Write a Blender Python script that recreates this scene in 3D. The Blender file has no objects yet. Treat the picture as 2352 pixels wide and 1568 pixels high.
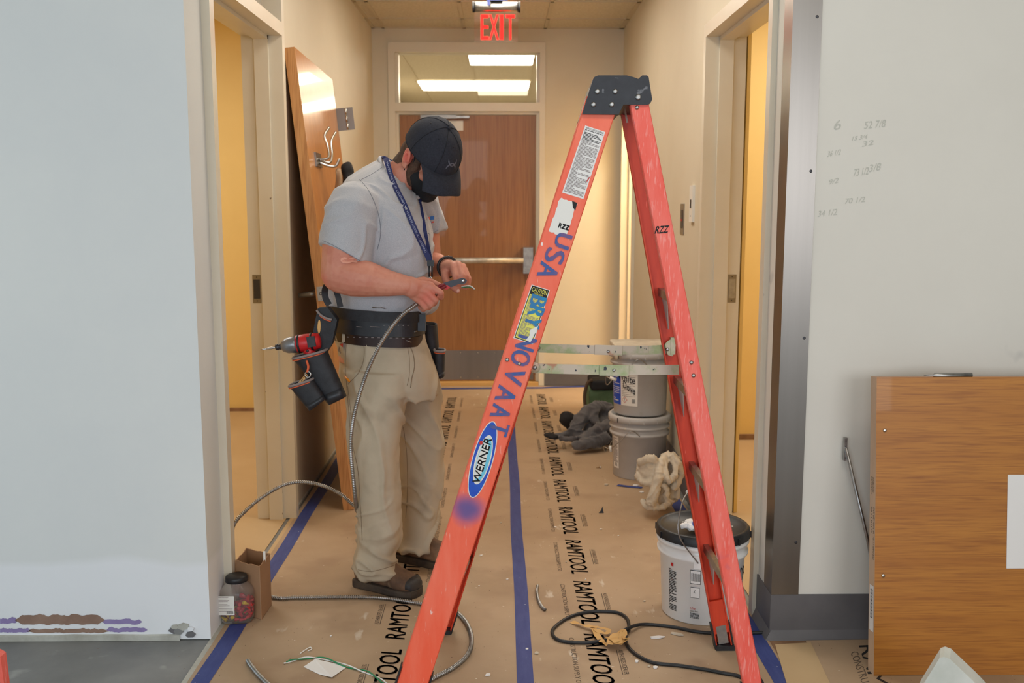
import bpy, math, random
from math import sin, cos, tan, radians as R, pi, atan2, sqrt, atan
from mathutils import Vector as V, Matrix, noise
from mathutils.bvhtree import BVHTree
random.seed(7)
sc = bpy.context.scene
C = sc.collection
# ---------------------------------------------------------------- camera, world, lights, exposure
CAMH = 1.42; FPX = 2287.0; PITCH = R(7.87); YAW = atan(31/2287)
cd = bpy.data.cameras.new('camera'); cam = bpy.data.objects.new('camera', cd); C.objects.link(cam)
cam.location = (0, 0, CAMH); cam.rotation_euler = (pi/2-PITCH, 0, -YAW)
cd.sensor_width = 36; cd.lens = FPX/2352*36; cd.clip_start = .05
cd.dof.use_dof = True; cd.dof.focus_distance = 3.1; cd.dof.aperture_fstop = 5.0
sc.camera = cam
sc.view_settings.view_transform = 'Standard'; sc.view_settings.look = 'None'
sc.view_settings.gamma = 1; sc.view_settings.use_curve_mapping = False
sc.view_settings.exposure = 0.0
w = bpy.data.worlds.new('world'); sc.world = w; w.use_nodes = True
w.node_tree.nodes['Background'].inputs[0].default_value = (.75, .87, 1, 1)
w.node_tree.nodes['Background'].inputs[1].default_value = .25
def area(name, loc, rot, sx, sy, power, col):
    l = bpy.data.lights.new(name, 'AREA'); l.shape = 'RECTANGLE'; l.size = sx; l.size_y = sy
    l.energy = power; l.color = col
    o = bpy.data.objects.new(name, l); o.location = loc; o.rotation_euler = rot; C.objects.link(o); return o
# daylight through the windows of the front room, behind and to the left of the camera, plus an added fill
area('window_daylight_back', (-2.0, -3.3, 1.7), (R(80), 0, R(-8)), 3.6, 1.8, 95, (.80, .91, 1))
area('added_fill_back_right', (2.3, -3.3, 1.7), (R(80), 0, R(10)), 2.6, 1.8, 80, (.98, .98, 1))  # added fill, no known window: brightens corner guard and right wall
area('window_daylight_left', (-4.3, .9, 1.6), (R(88), 0, R(-100)), 2.6, 1.7, 24, (.70, .87, 1))
# warm ceiling lamps, and an added warm fill in the front room
area('corridor_lamp_near', (.0, 4.15, 2.69), (0, 0, 0), .58, 1.1, 20, (1, .92, .80))
area('corridor_lamp_far', (.0, 5.95, 2.69), (0, 0, 0), .58, 1.1, 15.5, (1, .90, .76))
area('added_warm_fill_right', (.9, 1.6, 2.85), (0, 0, 0), 1.2, .6, 15, (1, .94, .86))  # added unseen fill that warms the right front wall
area('left_room_lamp', (-2.3, 5.2, 2.66), (0, 0, 0), 1.2, .6, 34, (1, .96, .88))
area('right_room_lamp', (2.3, 5.0, 2.66), (0, 0, 0), 1.2, .6, 34, (1, .96, .88))
area('far_right_room_lamp', (1.7, 6.95, 2.66), (0, 0, 0), .6, .4, 60, (1, .90, .70))
area('back_room_lamp_near', (.03, 9.31, 2.712), (0, 0, 0), .58, .62, 34, (1, .88, .7))
area('back_room_lamp_far', (-.26, 11.3, 2.712), (0, 0, 0), 1.2, .8, 42, (1, .88, .7))

# ---------------------------------------------------------------- measuring helpers (photo pixel -> point in the room)
def pdir(px, py):
    a = px-1176; b = 784-py
    y = FPX*cos(PITCH)+b*sin(PITCH); z = -FPX*sin(PITCH)+b*cos(PITCH)
    return V((a*cos(YAW)+y*sin(YAW), -a*sin(YAW)+y*cos(YAW), z))
def P(px, py, Y): d = pdir(px, py); return V((0, 0, CAMH))+d*(Y/d.y)
def G(px, py, z=0): d = pdir(px, py); return V((0, 0, CAMH))+d*((z-CAMH)/d.z)
def PX(px, py, X): d = pdir(px, py); return V((0, 0, CAMH))+d*(X/d.x)

# ---------------------------------------------------------------- materials
def lin(c):
    return tuple((v/255/12.92 if v/255 <= .04045 else ((v/255+.055)/1.055)**2.4) for v in c)+(1,)
def mat(name, col, rough=.6, metal=0, nz=None, col2=None, bump=None, stretch=(1, 1, 1), trans=0, emit=None, coat=0, ior=None, spec=None, sheen=0, sss=0, rng=(.35, .65)):
    m = bpy.data.materials.new(name); m.use_nodes = True; nt = m.node_tree; b = nt.nodes['Principled BSDF']
    b.inputs['Base Color'].default_value = lin(col); b.inputs['Roughness'].default_value = rough; b.inputs['Metallic'].default_value = metal
    b.inputs['Transmission Weight'].default_value = trans; b.inputs['Coat Weight'].default_value = coat
    if ior: b.inputs['IOR'].default_value = ior
    if spec is not None: b.inputs['Specular IOR Level'].default_value = spec
    if sheen: b.inputs['Sheen Weight'].default_value = sheen
    if sss: b.inputs['Subsurface Weight'].default_value = sss; b.inputs['Subsurface Radius'].default_value = (.02, .008, .005)
    if emit: b.inputs['Emission Color'].default_value = lin(emit[0]); b.inputs['Emission Strength'].default_value = emit[1]
    tc = nt.nodes.new('ShaderNodeTexCoord'); mp = nt.nodes.new('ShaderNodeMapping'); mp.inputs['Scale'].default_value = stretch
    nt.links.new(tc.outputs['Object'], mp.inputs[0])
    if nz:
        n = nt.nodes.new('ShaderNodeTexNoise'); n.inputs['Scale'].default_value = nz; n.inputs['Detail'].default_value = 6; n.inputs['Roughness'].default_value = .6
        nt.links.new(mp.outputs[0], n.inputs['Vector'])
        r = nt.nodes.new('ShaderNodeMapRange'); r.inputs[1].default_value = rng[0]; r.inputs[2].default_value = rng[1]
        nt.links.new(n.outputs[0], r.inputs[0])
        x = nt.nodes.new('ShaderNodeMix'); x.data_type = 'RGBA'; x.inputs[6].default_value = lin(col); x.inputs[7].default_value = lin(col2 or tuple(v*.85 for v in col))
        nt.links.new(r.outputs[0], x.inputs[0]); nt.links.new(x.outputs[2], b.inputs['Base Color'])
    if bump:
        n2 = nt.nodes.new('ShaderNodeTexNoise'); n2.inputs['Scale'].default_value = bump[0]; n2.inputs['Detail'].default_value = 4
        nt.links.new(mp.outputs[0], n2.inputs['Vector'])
        bp = nt.nodes.new('ShaderNodeBump'); bp.inputs['Strength'].default_value = bump[1]; bp.inputs['Distance'].default_value = bump[2] if len(bump) > 2 else .002
        nt.links.new(n2.outputs[0], bp.inputs['Height']); nt.links.new(bp.outputs[0], b.inputs['Normal'])
    return m
def layer(m, pos_axis, thresh, width, col, nscale=3, namp=.1, amount=1.0, below=True, stretch=(1, 1, 1)):
    """paint a second coat where object coordinate + noise is below/above a threshold"""
    nt = m.node_tree; b = nt.nodes['Principled BSDF']; L = nt.links
    tc = nt.nodes.new('ShaderNodeTexCoord'); sp = nt.nodes.new('ShaderNodeSeparateXYZ'); L.new(tc.outputs['Object'], sp.inputs[0])
    mp = nt.nodes.new('ShaderNodeMapping'); mp.inputs['Scale'].default_value = stretch; L.new(tc.outputs['Object'], mp.inputs[0])
    n = nt.nodes.new('ShaderNodeTexNoise'); n.inputs['Scale'].default_value = nscale; L.new(mp.outputs[0], n.inputs['Vector'])
    ma = nt.nodes.new('ShaderNodeMath'); ma.operation = 'MULTIPLY_ADD'; L.new(n.outputs[0], ma.inputs[0]); ma.inputs[1].default_value = namp; L.new(sp.outputs[pos_axis], ma.inputs[2])
    r = nt.nodes.new('ShaderNodeMapRange'); L.new(ma.outputs[0], r.inputs[0])
    r.inputs[1].default_value = thresh-width; r.inputs[2].default_value = thresh+width
    r.inputs[3].default_value = amount if below else 0; r.inputs[4].default_value = 0 if below else amount
    x = nt.nodes.new('ShaderNodeMix'); x.data_type = 'RGBA'; L.new(r.outputs[0], x.inputs[0])
    src = b.inputs['Base Color']
    if src.links: L.new(src.links[0].from_socket, x.inputs[6])
    else: x.inputs[6].default_value = src.default_value
    x.inputs[7].default_value = lin(col); L.new(x.outputs[2], b.inputs['Base Color'])
def specks(m, scale, lo, hi, col, stretch=(1, 1, 1), detail=3):
    """irregular stains / chips of another colour"""
    nt = m.node_tree; b = nt.nodes['Principled BSDF']; L = nt.links
    tc = nt.nodes.new('ShaderNodeTexCoord'); mp = nt.nodes.new('ShaderNodeMapping'); mp.inputs['Scale'].default_value = stretch; mp.inputs['Location'].default_value = (scale*.37, 3.1, 1.7); L.new(tc.outputs['Object'], mp.inputs[0])
    n = nt.nodes.new('ShaderNodeTexNoise'); n.inputs['Scale'].default_value = scale; n.inputs['Detail'].default_value = detail; L.new(mp.outputs[0], n.inputs['Vector'])
    r = nt.nodes.new('ShaderNodeMapRange'); L.new(n.outputs[0], r.inputs[0]); r.inputs[1].default_value = lo; r.inputs[2].default_value = hi
    x = nt.nodes.new('ShaderNodeMix'); x.data_type = 'RGBA'; L.new(r.outputs[0], x.inputs[0])
    src = b.inputs['Base Color']
    if src.links: L.new(src.links[0].from_socket, x.inputs[6])
    else: x.inputs[6].default_value = src.default_value
    x.inputs[7].default_value = lin(col); L.new(x.outputs[2], b.inputs['Base Color'])
def spray(m, pts, col, rad, soft):
    """blue spray paint around points (world = object coordinates)"""
    nt = m.node_tree; b = nt.nodes['Principled BSDF']; L = nt.links
    tc = nt.nodes.new('ShaderNodeTexCoord')
    for p in pts:
        d = nt.nodes.new('ShaderNodeVectorMath'); d.operation = 'DISTANCE'; L.new(tc.outputs['Object'], d.inputs[0]); d.inputs[1].default_value = p
        r = nt.nodes.new('ShaderNodeMapRange'); L.new(d.outputs['Value'], r.inputs[0]); r.inputs[1].default_value = rad; r.inputs[2].default_value = rad+soft; r.inputs[3].default_value = .85; r.inputs[4].default_value = 0
        x = nt.nodes.new('ShaderNodeMix'); x.data_type = 'RGBA'; L.new(r.outputs[0], x.inputs[0])
        src = b.inputs['Base Color']
        if src.links: L.new(src.links[0].from_socket, x.inputs[6])
        else: x.inputs[6].default_value = src.default_value
        x.inputs[7].default_value = lin(col); L.new(x.outputs[2], b.inputs['Base Color'])

M = {}
M['wall_room'] = mat('wall_paint_cool_white', (226, 228, 226), .75, nz=1.2, col2=(219, 222, 222), bump=(120, .12, .001))
layer(M['wall_room'], 2, .33, .012, (234, 236, 240), 2.0, .12, .8)
M['wall_right_front'] = mat('wall_paint_warm_white', (226, 223, 214), .75, nz=1.5, col2=(221, 218, 209), bump=(120, .12, .001))
specks(M['wall_right_front'], 5, .70, .74, (205, 203, 196))
M['wall'] = mat('corridor_wall_paint', (220, 211, 190), .6, nz=2, col2=(215, 205, 183), bump=(90, .1, .001))
M['frame'] = mat('door_frame_enamel', (226, 218, 200), .35, nz=3, col2=(220, 211, 192))
specks(M['frame'], 40, .765, .78, (120, 100, 80), (1, 1, .5))
M['yellow'] = mat('yellow_room_paint', (240, 210, 138), .6, nz=1.5, col2=(234, 203, 130))
M['ceiling'] = mat('ceiling_tile', (222, 212, 190), .9, nz=60, col2=(205, 194, 170), bump=(80, .3, .002))
M['tbar'] = mat('ceiling_bar', (205, 192, 165), .5)
M['concrete'] = mat('bare_concrete', (140, 140, 138), .55, nz=3.2, col2=(112, 113, 112), bump=(30, .2, .002), rng=(.3, .7))
specks(M['concrete'], 9, .62, .72, (160, 160, 157)); specks(M['concrete'], 90, .74, .76, (125, 90, 70))
M['paper'] = mat('kraft_floor_paper', (186, 160, 132), .55, nz=2.2, col2=(170, 144, 115), bump=(5, .25, .01), rng=(.3, .7))
specks(M['paper'], 4.5, .56, .74, (165, 138, 112)); specks(M['paper'], 150, .72, .74, (90, 65, 45), (1, .35, 1)); specks(M['paper'], 85, .745, .76, (225, 215, 200), (.5, 1.2, 1))
specks(M['paper'], 11, .68, .74, (205, 190, 172), (1.6, .5, 1))
M['roomfloor'] = mat('room_floor_paper', (200, 172, 132), .6, nz=2, col2=(192, 163, 122))
M['ink'] = mat('black_print', (76, 66, 58), .8, nz=60, col2=(112, 94, 78))
M['ink2'] = mat('black_print_dense', (30, 29, 30), .7)
M['bluetape'] = mat('blue_masking_tape', (48, 62, 128), .6, nz=14, col2=(62, 76, 140), bump=(60, .3, .002), stretch=(3, .6, 1))
specks(M['bluetape'], 60, .72, .75, (190, 195, 210))
def wood(name, c1, c2, c3, grain, rough=.35, rings=False):
    m = mat(name, c1, rough, nz=1.0, col2=c2, stretch=grain, rng=(.3, .7), coat=.15)
    specks(m, 6.0, .45, .75, c3, tuple(g*1.2 for g in grain), 8)
    return m
M['wood_door'] = wood('brown_veneer', (164, 112, 62), (148, 98, 52), (132, 84, 42), (14, 14, .5), .38)
M['wood_lean'] = wood('oak_veneer', (208, 146, 82), (194, 130, 68), (180, 116, 58), (22, 22, 1.0), .28)
M['wood_edge'] = wood('oak_edge', (210, 156, 98), (190, 132, 76), (166, 108, 58), (30, 30, 1.0), .45)
M['wood_panel'] = wood('golden_oak_veneer', (190, 126, 50), (172, 108, 40), (150, 90, 34), (1.2, 22, 30), .4)
M['wood_panel_edge'] = mat('raw_door_edge', (214, 186, 158), .6, nz=12, col2=(200, 168, 138), stretch=(1, 1, .2))
M['steel'] = mat('brushed_stainless', (150, 146, 141), .33, 1, nz=4, col2=(134, 130, 125), bump=(300, .06, .001), stretch=(1, 1, .02))
M['chrome'] = mat('bright_metal', (200, 198, 194), .22, 1)
M['satin'] = mat('satin_bar_metal', (205, 202, 196), .42, .55, nz=20)
M['zinc'] = mat('zinc_metal', (175, 174, 172), .38, 1, nz=30)
M['dkmetal'] = mat('dark_steel', (70, 70, 74), .4, .8)
M['vinyl'] = mat('grey_vinyl_base', (108, 106, 108), .45, nz=6, col2=(98, 97, 100))
M['glass'] = mat('window_glass', (255, 255, 255), .02, 0, trans=1, ior=1.05)
M['lamp'] = mat('lamp_lens', (255, 250, 235), .5, emit=((255, 244, 215), 5.0))
M['lampreflect'] = mat('lamp_reflection_glow', (250, 245, 230), .5, emit=((255, 244, 220), .75))  # weak glow standing in for a reflection beyond the transom
M['exitred'] = mat('exit_letters', (255, 40, 40), .4, emit=((255, 52, 44), 1.6))
M['exitpanel'] = mat('exit_acrylic', (255, 235, 228), .08, trans=1, ior=1.15)
M['white'] = mat('white_plastic', (232, 230, 224), .4)
M['paperwhite'] = mat('white_paper', (236, 234, 232), .7, bump=(8, .3, .004))
M['black'] = mat('black_plastic', (26, 27, 30), .45, nz=50, col2=(40, 41, 44))
M['capblk'] = mat('ladder_cap_plastic', (31, 34, 42), .5, nz=30, col2=(41, 44, 52), bump=(120, .3, .001)); specks(M['capblk'], 34, .66, .72, (120, 122, 128))
M['orange'] = mat('orange_fibreglass', (248, 98, 66), .5, nz=3.5, col2=(252, 122, 94), bump=(90, .25, .001), stretch=(5, 5, 1))
specks(M['orange'], 60, .66, .74, (250, 160, 140), (3, 3, .35)); specks(M['orange'], 26, .73, .75, (245, 235, 230), (1, 1, .6))
M['orange_shade'] = mat('orange_fibreglass_shaded', (216, 66, 30), .5, nz=5, col2=(196, 52, 22), stretch=(6, 6, 1))  # darker copy of the ladder orange, shade of the far rails in the colour
specks(M['orange_shade'], 60, .70, .76, (240, 120, 100), (3, 3, .3))
M['orange_r'] = mat('orange_fibreglass_worn', (242, 92, 76), .55, nz=4, col2=(248, 118, 104), bump=(90, .3, .001), stretch=(6, 6, 1))
specks(M['orange_r'], 70, .56, .70, (250, 150, 140), (3, 3, .25)); specks(M['orange_r'], 7, .68, .78, (150, 90, 130))
M['stencil'] = mat('blue_stencil_paint', (64, 92, 158), .6, nz=22, col2=(126, 86, 128), rng=(.45, .62))
M['stencil2'] = mat('bright_blue_stencil_paint', (20, 140, 190), .6, nz=30, col2=(60, 110, 170))
M['yellowlab'] = mat('yellow_label', (232, 226, 96), .5)
M['blue'] = mat('label_blue', (20, 70, 190), .4, nz=20, col2=(30, 90, 200))
M['cyan'] = mat('label_cyan', (110, 200, 230), .4)
M['red'] = mat('red_plastic', (200, 34, 38), .4)
M['yellowp'] = mat('yellow_plastic', (240, 200, 40), .4)
M['navy'] = mat('navy_webbing', (34, 42, 92), .7, bump=(300, .3, .001))
M['grey_pail'] = mat('grey_pail_plastic', (196, 195, 194), .42, nz=9, col2=(186, 185, 184)); specks(M['grey_pail'], 24, .71, .74, (205, 200, 188), (1, 1, .5)); specks(M['grey_pail'], 5, .66, .75, (165, 160, 145))
M['white_pail'] = mat('white_pail_plastic', (244, 244, 243), .38, nz=5, col2=(238, 238, 236), sss=.0)
M['cloth'] = mat('drop_cloth', (214, 203, 184), .9, nz=6, col2=(186, 174, 156), bump=(90, .6, .003))
M['greycloth'] = mat('grey_fleece', (98, 95, 96), .95, nz=10, col2=(78, 76, 79), bump=(70, .5, .002), sheen=.3)
M['blackcloth'] = mat('black_cloth', (24, 24, 27), .85, nz=14, col2=(34, 34, 38), bump=(80, .4, .002))
M['green'] = mat('green_bag_cloth', (96, 124, 92), .8, nz=9, col2=(80, 106, 78))
M['brownstrap'] = mat('brown_strap', (84, 66, 50), .8)
M['card'] = mat('corrugated_card', (168, 130, 98), .75, nz=5, col2=(158, 120, 88), bump=(60, .3, .001)); 
M['clear'] = mat('clear_plastic', (246, 246, 248), .10, trans=.92, ior=1.22)
M['tan'] = mat('tan_tape', (216, 170, 104), .6)
M['whitepaint'] = mat('white_painted_board', (226, 230, 224), .6, nz=7, col2=(206, 212, 204)); 
M['paintbar'] = mat('paint_spattered_bar', (200, 186, 168), .42, .15, nz=9, col2=(160, 172, 126), rng=(.48, .60))
specks(M['paintbar'], 14, .60, .66, (180, 132, 104)); specks(M['paintbar'], 13, .66, .68, (220, 222, 214)); specks(M['paintbar'], 45, .68, .70, (50, 54, 66))
# person
M['skin'] = mat('skin', (214, 150, 126), .55, nz=9, col2=(200, 128, 106), bump=(160, .25, .001), sss=.08); specks(M['skin'], 40, .5, .95, (190, 108, 88))
M['hair'] = mat('short_brown_hair', (62, 44, 34), .8, nz=40, col2=(96, 70, 54), bump=(200, .8, .003))
M['shirt'] = mat('heather_grey_jersey', (190, 190, 194), .9, nz=420, col2=(168, 170, 177), bump=(700, .3, .001), sheen=.2)
M['khaki'] = mat('khaki_cotton', (198, 184, 160), .85, nz=5, col2=(182, 168, 145), bump=(400, .3, .001)); specks(M['khaki'], 7, .58, .85, (150, 134, 114))
M['seam'] = mat('khaki_seam', (138, 120, 98), .9)
M['shirtseam'] = mat('grey_seam', (128, 130, 138), .9)
M['capcloth'] = mat('charcoal_cap_cloth', (34, 37, 47), .9, nz=160, col2=(44, 47, 58), bump=(400, .3, .001))
M['capdark'] = mat('cap_seam', (26, 28, 36), .9)
M['maskcloth'] = mat('black_mask_cloth', (18, 19, 23), .85, nz=12, col2=(28, 30, 34))
M['nylon'] = mat('black_nylon', (26, 27, 32), .6, nz=30, col2=(40, 42, 48), bump=(300, .4, .001))
M['leather'] = mat('dark_brown_leather', (50, 30, 28), .45, nz=20, col2=(38, 24, 24))
M['beltlea'] = mat('black_leather', (30, 31, 36), .4, nz=20, col2=(42, 44, 50))
M['boot'] = mat('worn_boot_leather', (132, 98, 72), .75, nz=12, col2=(92, 68, 52), bump=(40, .6, .003), rng=(.35, .6)); specks(M['boot'], 8, .54, .68, (170, 144, 114))
M['toecap'] = mat('boot_toe_rubber', (46, 44, 46), .6, nz=30, col2=(66, 62, 60))
M['sole'] = mat('boot_sole', (58, 48, 42), .85, nz=20, col2=(84, 72, 60))
M['greytrim'] = mat('grey_trim', (140, 130, 128), .7)
M['orangetrim'] = mat('orange_trim', (220, 100, 60), .7)
M['plaster'] = mat('bandage', (226, 160, 138), .6)
M['logored'] = mat('logo_red', (220, 80, 60), .8)
M['logoblue'] = mat('logo_blue', (60, 120, 200), .8)
M['logotext'] = mat('woven_grey_text', (176, 182, 206), .8)
M['logogrey'] = mat('logo_grey', (96, 102, 118), .45)
M['drillgrey'] = mat('cast_grey', (150, 152, 156), .35, .7, nz=15)
M['brown'] = mat('torn_brown_paper', (152, 124, 108), .9, nz=20, col2=(138, 110, 95))
M['purple'] = mat('purple_board_face', (150, 136, 182), .9, nz=20, col2=(138, 122, 170))
M['baseglue'] = mat('old_base_adhesive', (190, 190, 182), .8, nz=14, col2=(166, 164, 154))
M['pencilink'] = mat('pencil_marks', (196, 196, 186), .9)
M['greenwire'] = mat('green_wire', (20, 130, 80), .4); M['whitewire'] = mat('white_wire', (225, 225, 220), .4)
M['handgrey'] = mat('marker_black', (20, 20, 24), .7)
M['timber'] = mat('brown_underlay', (150, 116, 88), .8, nz=6, col2=(130, 98, 72), stretch=(3, 1, 1))

# ---------------------------------------------------------------- mesh builder
_tc = {}
def text_geo(s):
    if s in _tc: return _tc[s]
    c = bpy.data.curves.new('t', 'FONT'); c.body = s; c.size = 1; c.resolution_u = 3
    o = bpy.data.objects.new('t', c); C.objects.link(o)
    dg = bpy.context.evaluated_depsgraph_get(); me = bpy.data.meshes.new_from_object(o.evaluated_get(dg))
    vs = [v.co.copy() for v in me.vertices]; fs = [list(p.vertices) for p in me.polygons]
    bpy.data.objects.remove(o); bpy.data.curves.remove(c); bpy.data.meshes.remove(me)
    x0 = min(v.x for v in vs); x1 = max(v.x for v in vs); y0 = min(v.y for v in vs); y1 = max(v.y for v in vs)
    vs = [((v.x-x0)/(x1-x0), (v.y-y0)/(y1-y0)) for v in vs]
    _tc[s] = (vs, fs); return _tc[s]
class MB:
    def __init__(s): s.v = []; s.f = []; s.m = []; s.mats = []; s.sm = []
    def mi(s, m):
        m = M[m] if isinstance(m, str) else m
        if m not in s.mats: s.mats.append(m)
        return s.mats.index(m)
    def add(s, vs, fs, m, smooth=False):
        b = len(s.v); i = s.mi(m); s.v += [V(v) for v in vs]
        for f in fs: s.f.append([b+k for k in f]); s.m.append(i); s.sm.append(smooth)
        return s
    def box(s, lo, hi, m, mx=None):
        (x0, y0, z0), (x1, y1, z1) = lo, hi
        vs = [V((x, y, z)) for z in (z0, z1) for y in (y0, y1) for x in (x0, x1)]
        if mx: vs = [mx @ v for v in vs]
        return s.add(vs, [(0, 2, 3, 1), (4, 5, 7, 6), (0, 1, 5, 4), (2, 6, 7, 3), (0, 4, 6, 2), (1, 3, 7, 5)], m)
    def obox(s, c, ax, ay, az, m):   # oriented box: centre, three half-vectors
        c = V(c); vs = [c+ax*i+ay*j+az*k for k in (-1, 1) for j in (-1, 1) for i in (-1, 1)]
        return s.add(vs, [(0, 2, 3, 1), (4, 5, 7, 6), (0, 1, 5, 4), (2, 6, 7, 3), (0, 4, 6, 2), (1, 3, 7, 5)], m)
    def prism(s, pts, off, m, smooth=False):
        n = len(pts); a = [V(p) for p in pts]; b = [p+V(off) for p in a]
        s.add(a+b, [list(range(n))[::-1], list(range(n, 2*n))]+[(i, (i+1) % n, n+(i+1) % n, n+i) for i in range(n)], m, smooth); return s
    def loft(s, rings, m, smooth=True, caps=True, closed=False):
        n = len(rings[0]); vs = [p for r in rings for p in r]; fs = []
        k = len(rings)
        for i in range(k if closed else k-1):
            a = i*n; b = ((i+1) % k)*n
            for j in range(n): fs.append((a+j, a+(j+1) % n, b+(j+1) % n, b+j))
        if caps and not closed: fs += [list(range(n))[::-1], [(k-1)*n+j for j in range(n)]]
        return s.add(vs, fs, m, smooth)
    def tube(s, path, r, m, n=8, closed=False, caps=True, radii=None):
        path = [V(p) for p in path]; k = len(path); rings = []; up = None
        for i, p in enumerate(path):
            if closed: t = path[(i+1) % k]-path[i-1]
            else: t = path[min(i+1, k-1)]-path[max(i-1, 0)]
            if t.length < 1e-9: t = V((0, 0, 1))
            t.normalize()
            if up is None:
                up = V((0, 0, 1)) if abs(t.z) < .9 else V((1, 0, 0))
            a = (up-t*up.dot(t)).normalized(); up = a; b = t.cross(a)
            rr = radii[i] if radii else r
            rings.append([p+a*(rr*cos(2*pi*j/n))+b*(rr*sin(2*pi*j/n)) for j in range(n)])
        return s.loft(rings, m, True, caps, closed)
    def lathe(s, prof, c, m, n=48, axis=V((0, 0, 1)), ref=None, smooth=True):
        axis = V(axis).normalized(); a = ref or (V((1, 0, 0)) if abs(axis.x) < .9 else V((0, 1, 0))); a = (a-axis*a.dot(axis)).normalized(); b = axis.cross(a); c = V(c)
        rings = [[c+axis*h+a*(r*cos(2*pi*j/n))+b*(r*sin(2*pi*j/n)) for j in range(n)] for r, h in prof]
        return s.loft(rings, m, smooth, True)
    def ell(s, c, ax, ay, az, m, n=20, k=12):
        rings = []
        for i in range(1, k):
            t = pi*i/k
            rings.append([V(c)+az*(-cos(t))+(ax*cos(2*pi*j/n)+ay*sin(2*pi*j/n))*sin(t) for j in range(n)])
        rings = [[V(c)-az+(p-V(c)+az)*.02 for p in rings[0]]]+rings+[[V(c)+az+(p-V(c)-az)*.02 for p in rings[-1]]]
        return s.loft(rings, m)
    def text(s, t, o, ux, uy, m, off=None, fn=None, shear=0):
        """o lower-left corner, ux full width vector, uy full height vector; fn maps (u,v)->point"""
        vs, fs = text_geo(t)
        pts = [fn(u, v) for u, v in vs] if fn else [V(o)+ux*(u+shear*v)+uy*v for u, v in vs]
        return s.add(pts, fs, m)
    def build(s, name, parent=None, origin=None, label=None, cat=None, group=None, kind=None, keep=False, auto=True):
        me = bpy.data.meshes.new(name)
        o = bpy.data.objects.new(name, me)
        if parent is not None: og = V((0, 0, 0))
        elif keep or not s.v: og = V((0, 0, 0))
        elif origin: og = V(origin)
        else:
            xs = [v.x for v in s.v]; ys = [v.y for v in s.v]; zs = [v.z for v in s.v]
            og = V(((min(xs)+max(xs))/2, (min(ys)+max(ys))/2, min(zs)))
        me.from_pydata([v-og for v in s.v], [], s.f)
        for m in s.mats: me.materials.append(m)
        me.polygons.foreach_set('material_index', s.m); me.polygons.foreach_set('use_smooth', s.sm)
        me.update(); C.objects.link(o); o.location = og
        if parent is not None:
            o.parent = parent; o.matrix_parent_inverse = Matrix.Translation(-wloc(parent))
        tag(o, label, cat, group, kind); return o
def wloc(o): return V((0, 0, 0)) if o.parent else o.location.copy()   # parts carry world coordinates
def tag(o, label=None, cat=None, group=None, kind=None):
    for k, v in (('label', label), ('category', cat), ('group', group), ('kind', kind)):
        if v: o[k] = v
    return o
def thing(name, label, cat, loc=(0, 0, 0), group=None, kind=None):
    o = bpy.data.objects.new(name, None); o.location = loc; o.empty_display_size = .05; C.objects.link(o); return tag(o, label, cat, group, kind)
def spline(pts, n=10, closed=False):
    pts = [V(p) for p in pts]; out = []; k = len(pts)
    rngi = range(k if closed else k-1)
    for i in rngi:
        if closed: p0, p1, p2, p3 = pts[i-1], pts[i], pts[(i+1) % k], pts[(i+2) % k]
        else: p0, p1, p2, p3 = pts[max(i-1, 0)], pts[i], pts[i+1], pts[min(i+2, k-1)]
        for j in range(n):
            t = j/n
            out.append(.5*((2*p1)+(p2-p0)*t+(2*p0-5*p1+4*p2-p3)*t*t+(3*p1-p0-3*p2+p3)*t*t*t))
    if not closed: out.append(pts[-1])
    return out
def resample(path, step):
    out = [path[0]]; acc = 0
    for a, b in zip(path, path[1:]):
        L = (b-a).length
        while acc+L >= step:
            t = (step-acc)/L; a = a+(b-a)*t; out.append(a.copy()); L = (b-a).length; acc = 0
        acc += L
    return out
def remesh(mb, voxel, smooth=4, factor=.5):
    me = bpy.data.meshes.new('r'); me.from_pydata(mb.v, [], mb.f); o = bpy.data.objects.new('r', me); C.objects.link(o)
    r = o.modifiers.new('r', 'REMESH'); r.mode = 'VOXEL'; r.voxel_size = voxel; r.use_smooth_shade = True
    if smooth: s_ = o.modifiers.new('s', 'SMOOTH'); s_.iterations = smooth; s_.factor = factor
    dg = bpy.context.evaluated_depsgraph_get(); dg.update(); m2 = bpy.data.meshes.new_from_object(o.evaluated_get(dg))
    bpy.data.objects.remove(o); bpy.data.meshes.remove(me); return m2
def rm_obj(mb, voxel, name, m, parent=None, smooth=4, disp=None, label=None, cat=None, group=None, keep=False):
    me = remesh(mb, voxel, smooth); me.name = name
    if disp:
        ns = [v.normal.copy() for v in me.vertices]
        for v, n in zip(me.vertices, ns): v.co += n*disp(v.co)
    me.materials.append(M[m])
    for p in me.polygons: p.use_smooth = True; p.material_index = 0
    o = bpy.data.objects.new(name, me); C.objects.link(o)
    if parent is not None: o.parent = parent; o.matrix_parent_inverse = Matrix.Translation(-wloc(parent))
    elif not keep:
        xs = [v.co.x for v in me.vertices]; ys = [v.co.y for v in me.vertices]; zs = [v.co.z for v in me.vertices]
        og = V(((min(xs)+max(xs))/2, (min(ys)+max(ys))/2, min(zs)))
        for v in me.vertices: v.co -= og
        o.location = og
    tag(o, label, cat, group); return o
def copy_tree(o, parent=None):
    c = o.copy(); C.objects.link(c)
    if parent is not None: c.parent = parent
    for ch in list(o.children): copy_tree(ch, c)
    return c

# ---------------------------------------------------------------- structure
XL = -.95; Y0 = 3.13; YE = 7.74; ZC = 2.73; YD0 = 3.36; YD1 = 4.40; ZD = 2.13
def struct(mb, name, **k): return mb.build(name, kind='structure', keep=True, **k)
# floor
b = MB(); b.box((-4.6, -3.6, -.1), (4.6, 14, -.004), 'concrete'); struct(b, 'floor')
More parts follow.
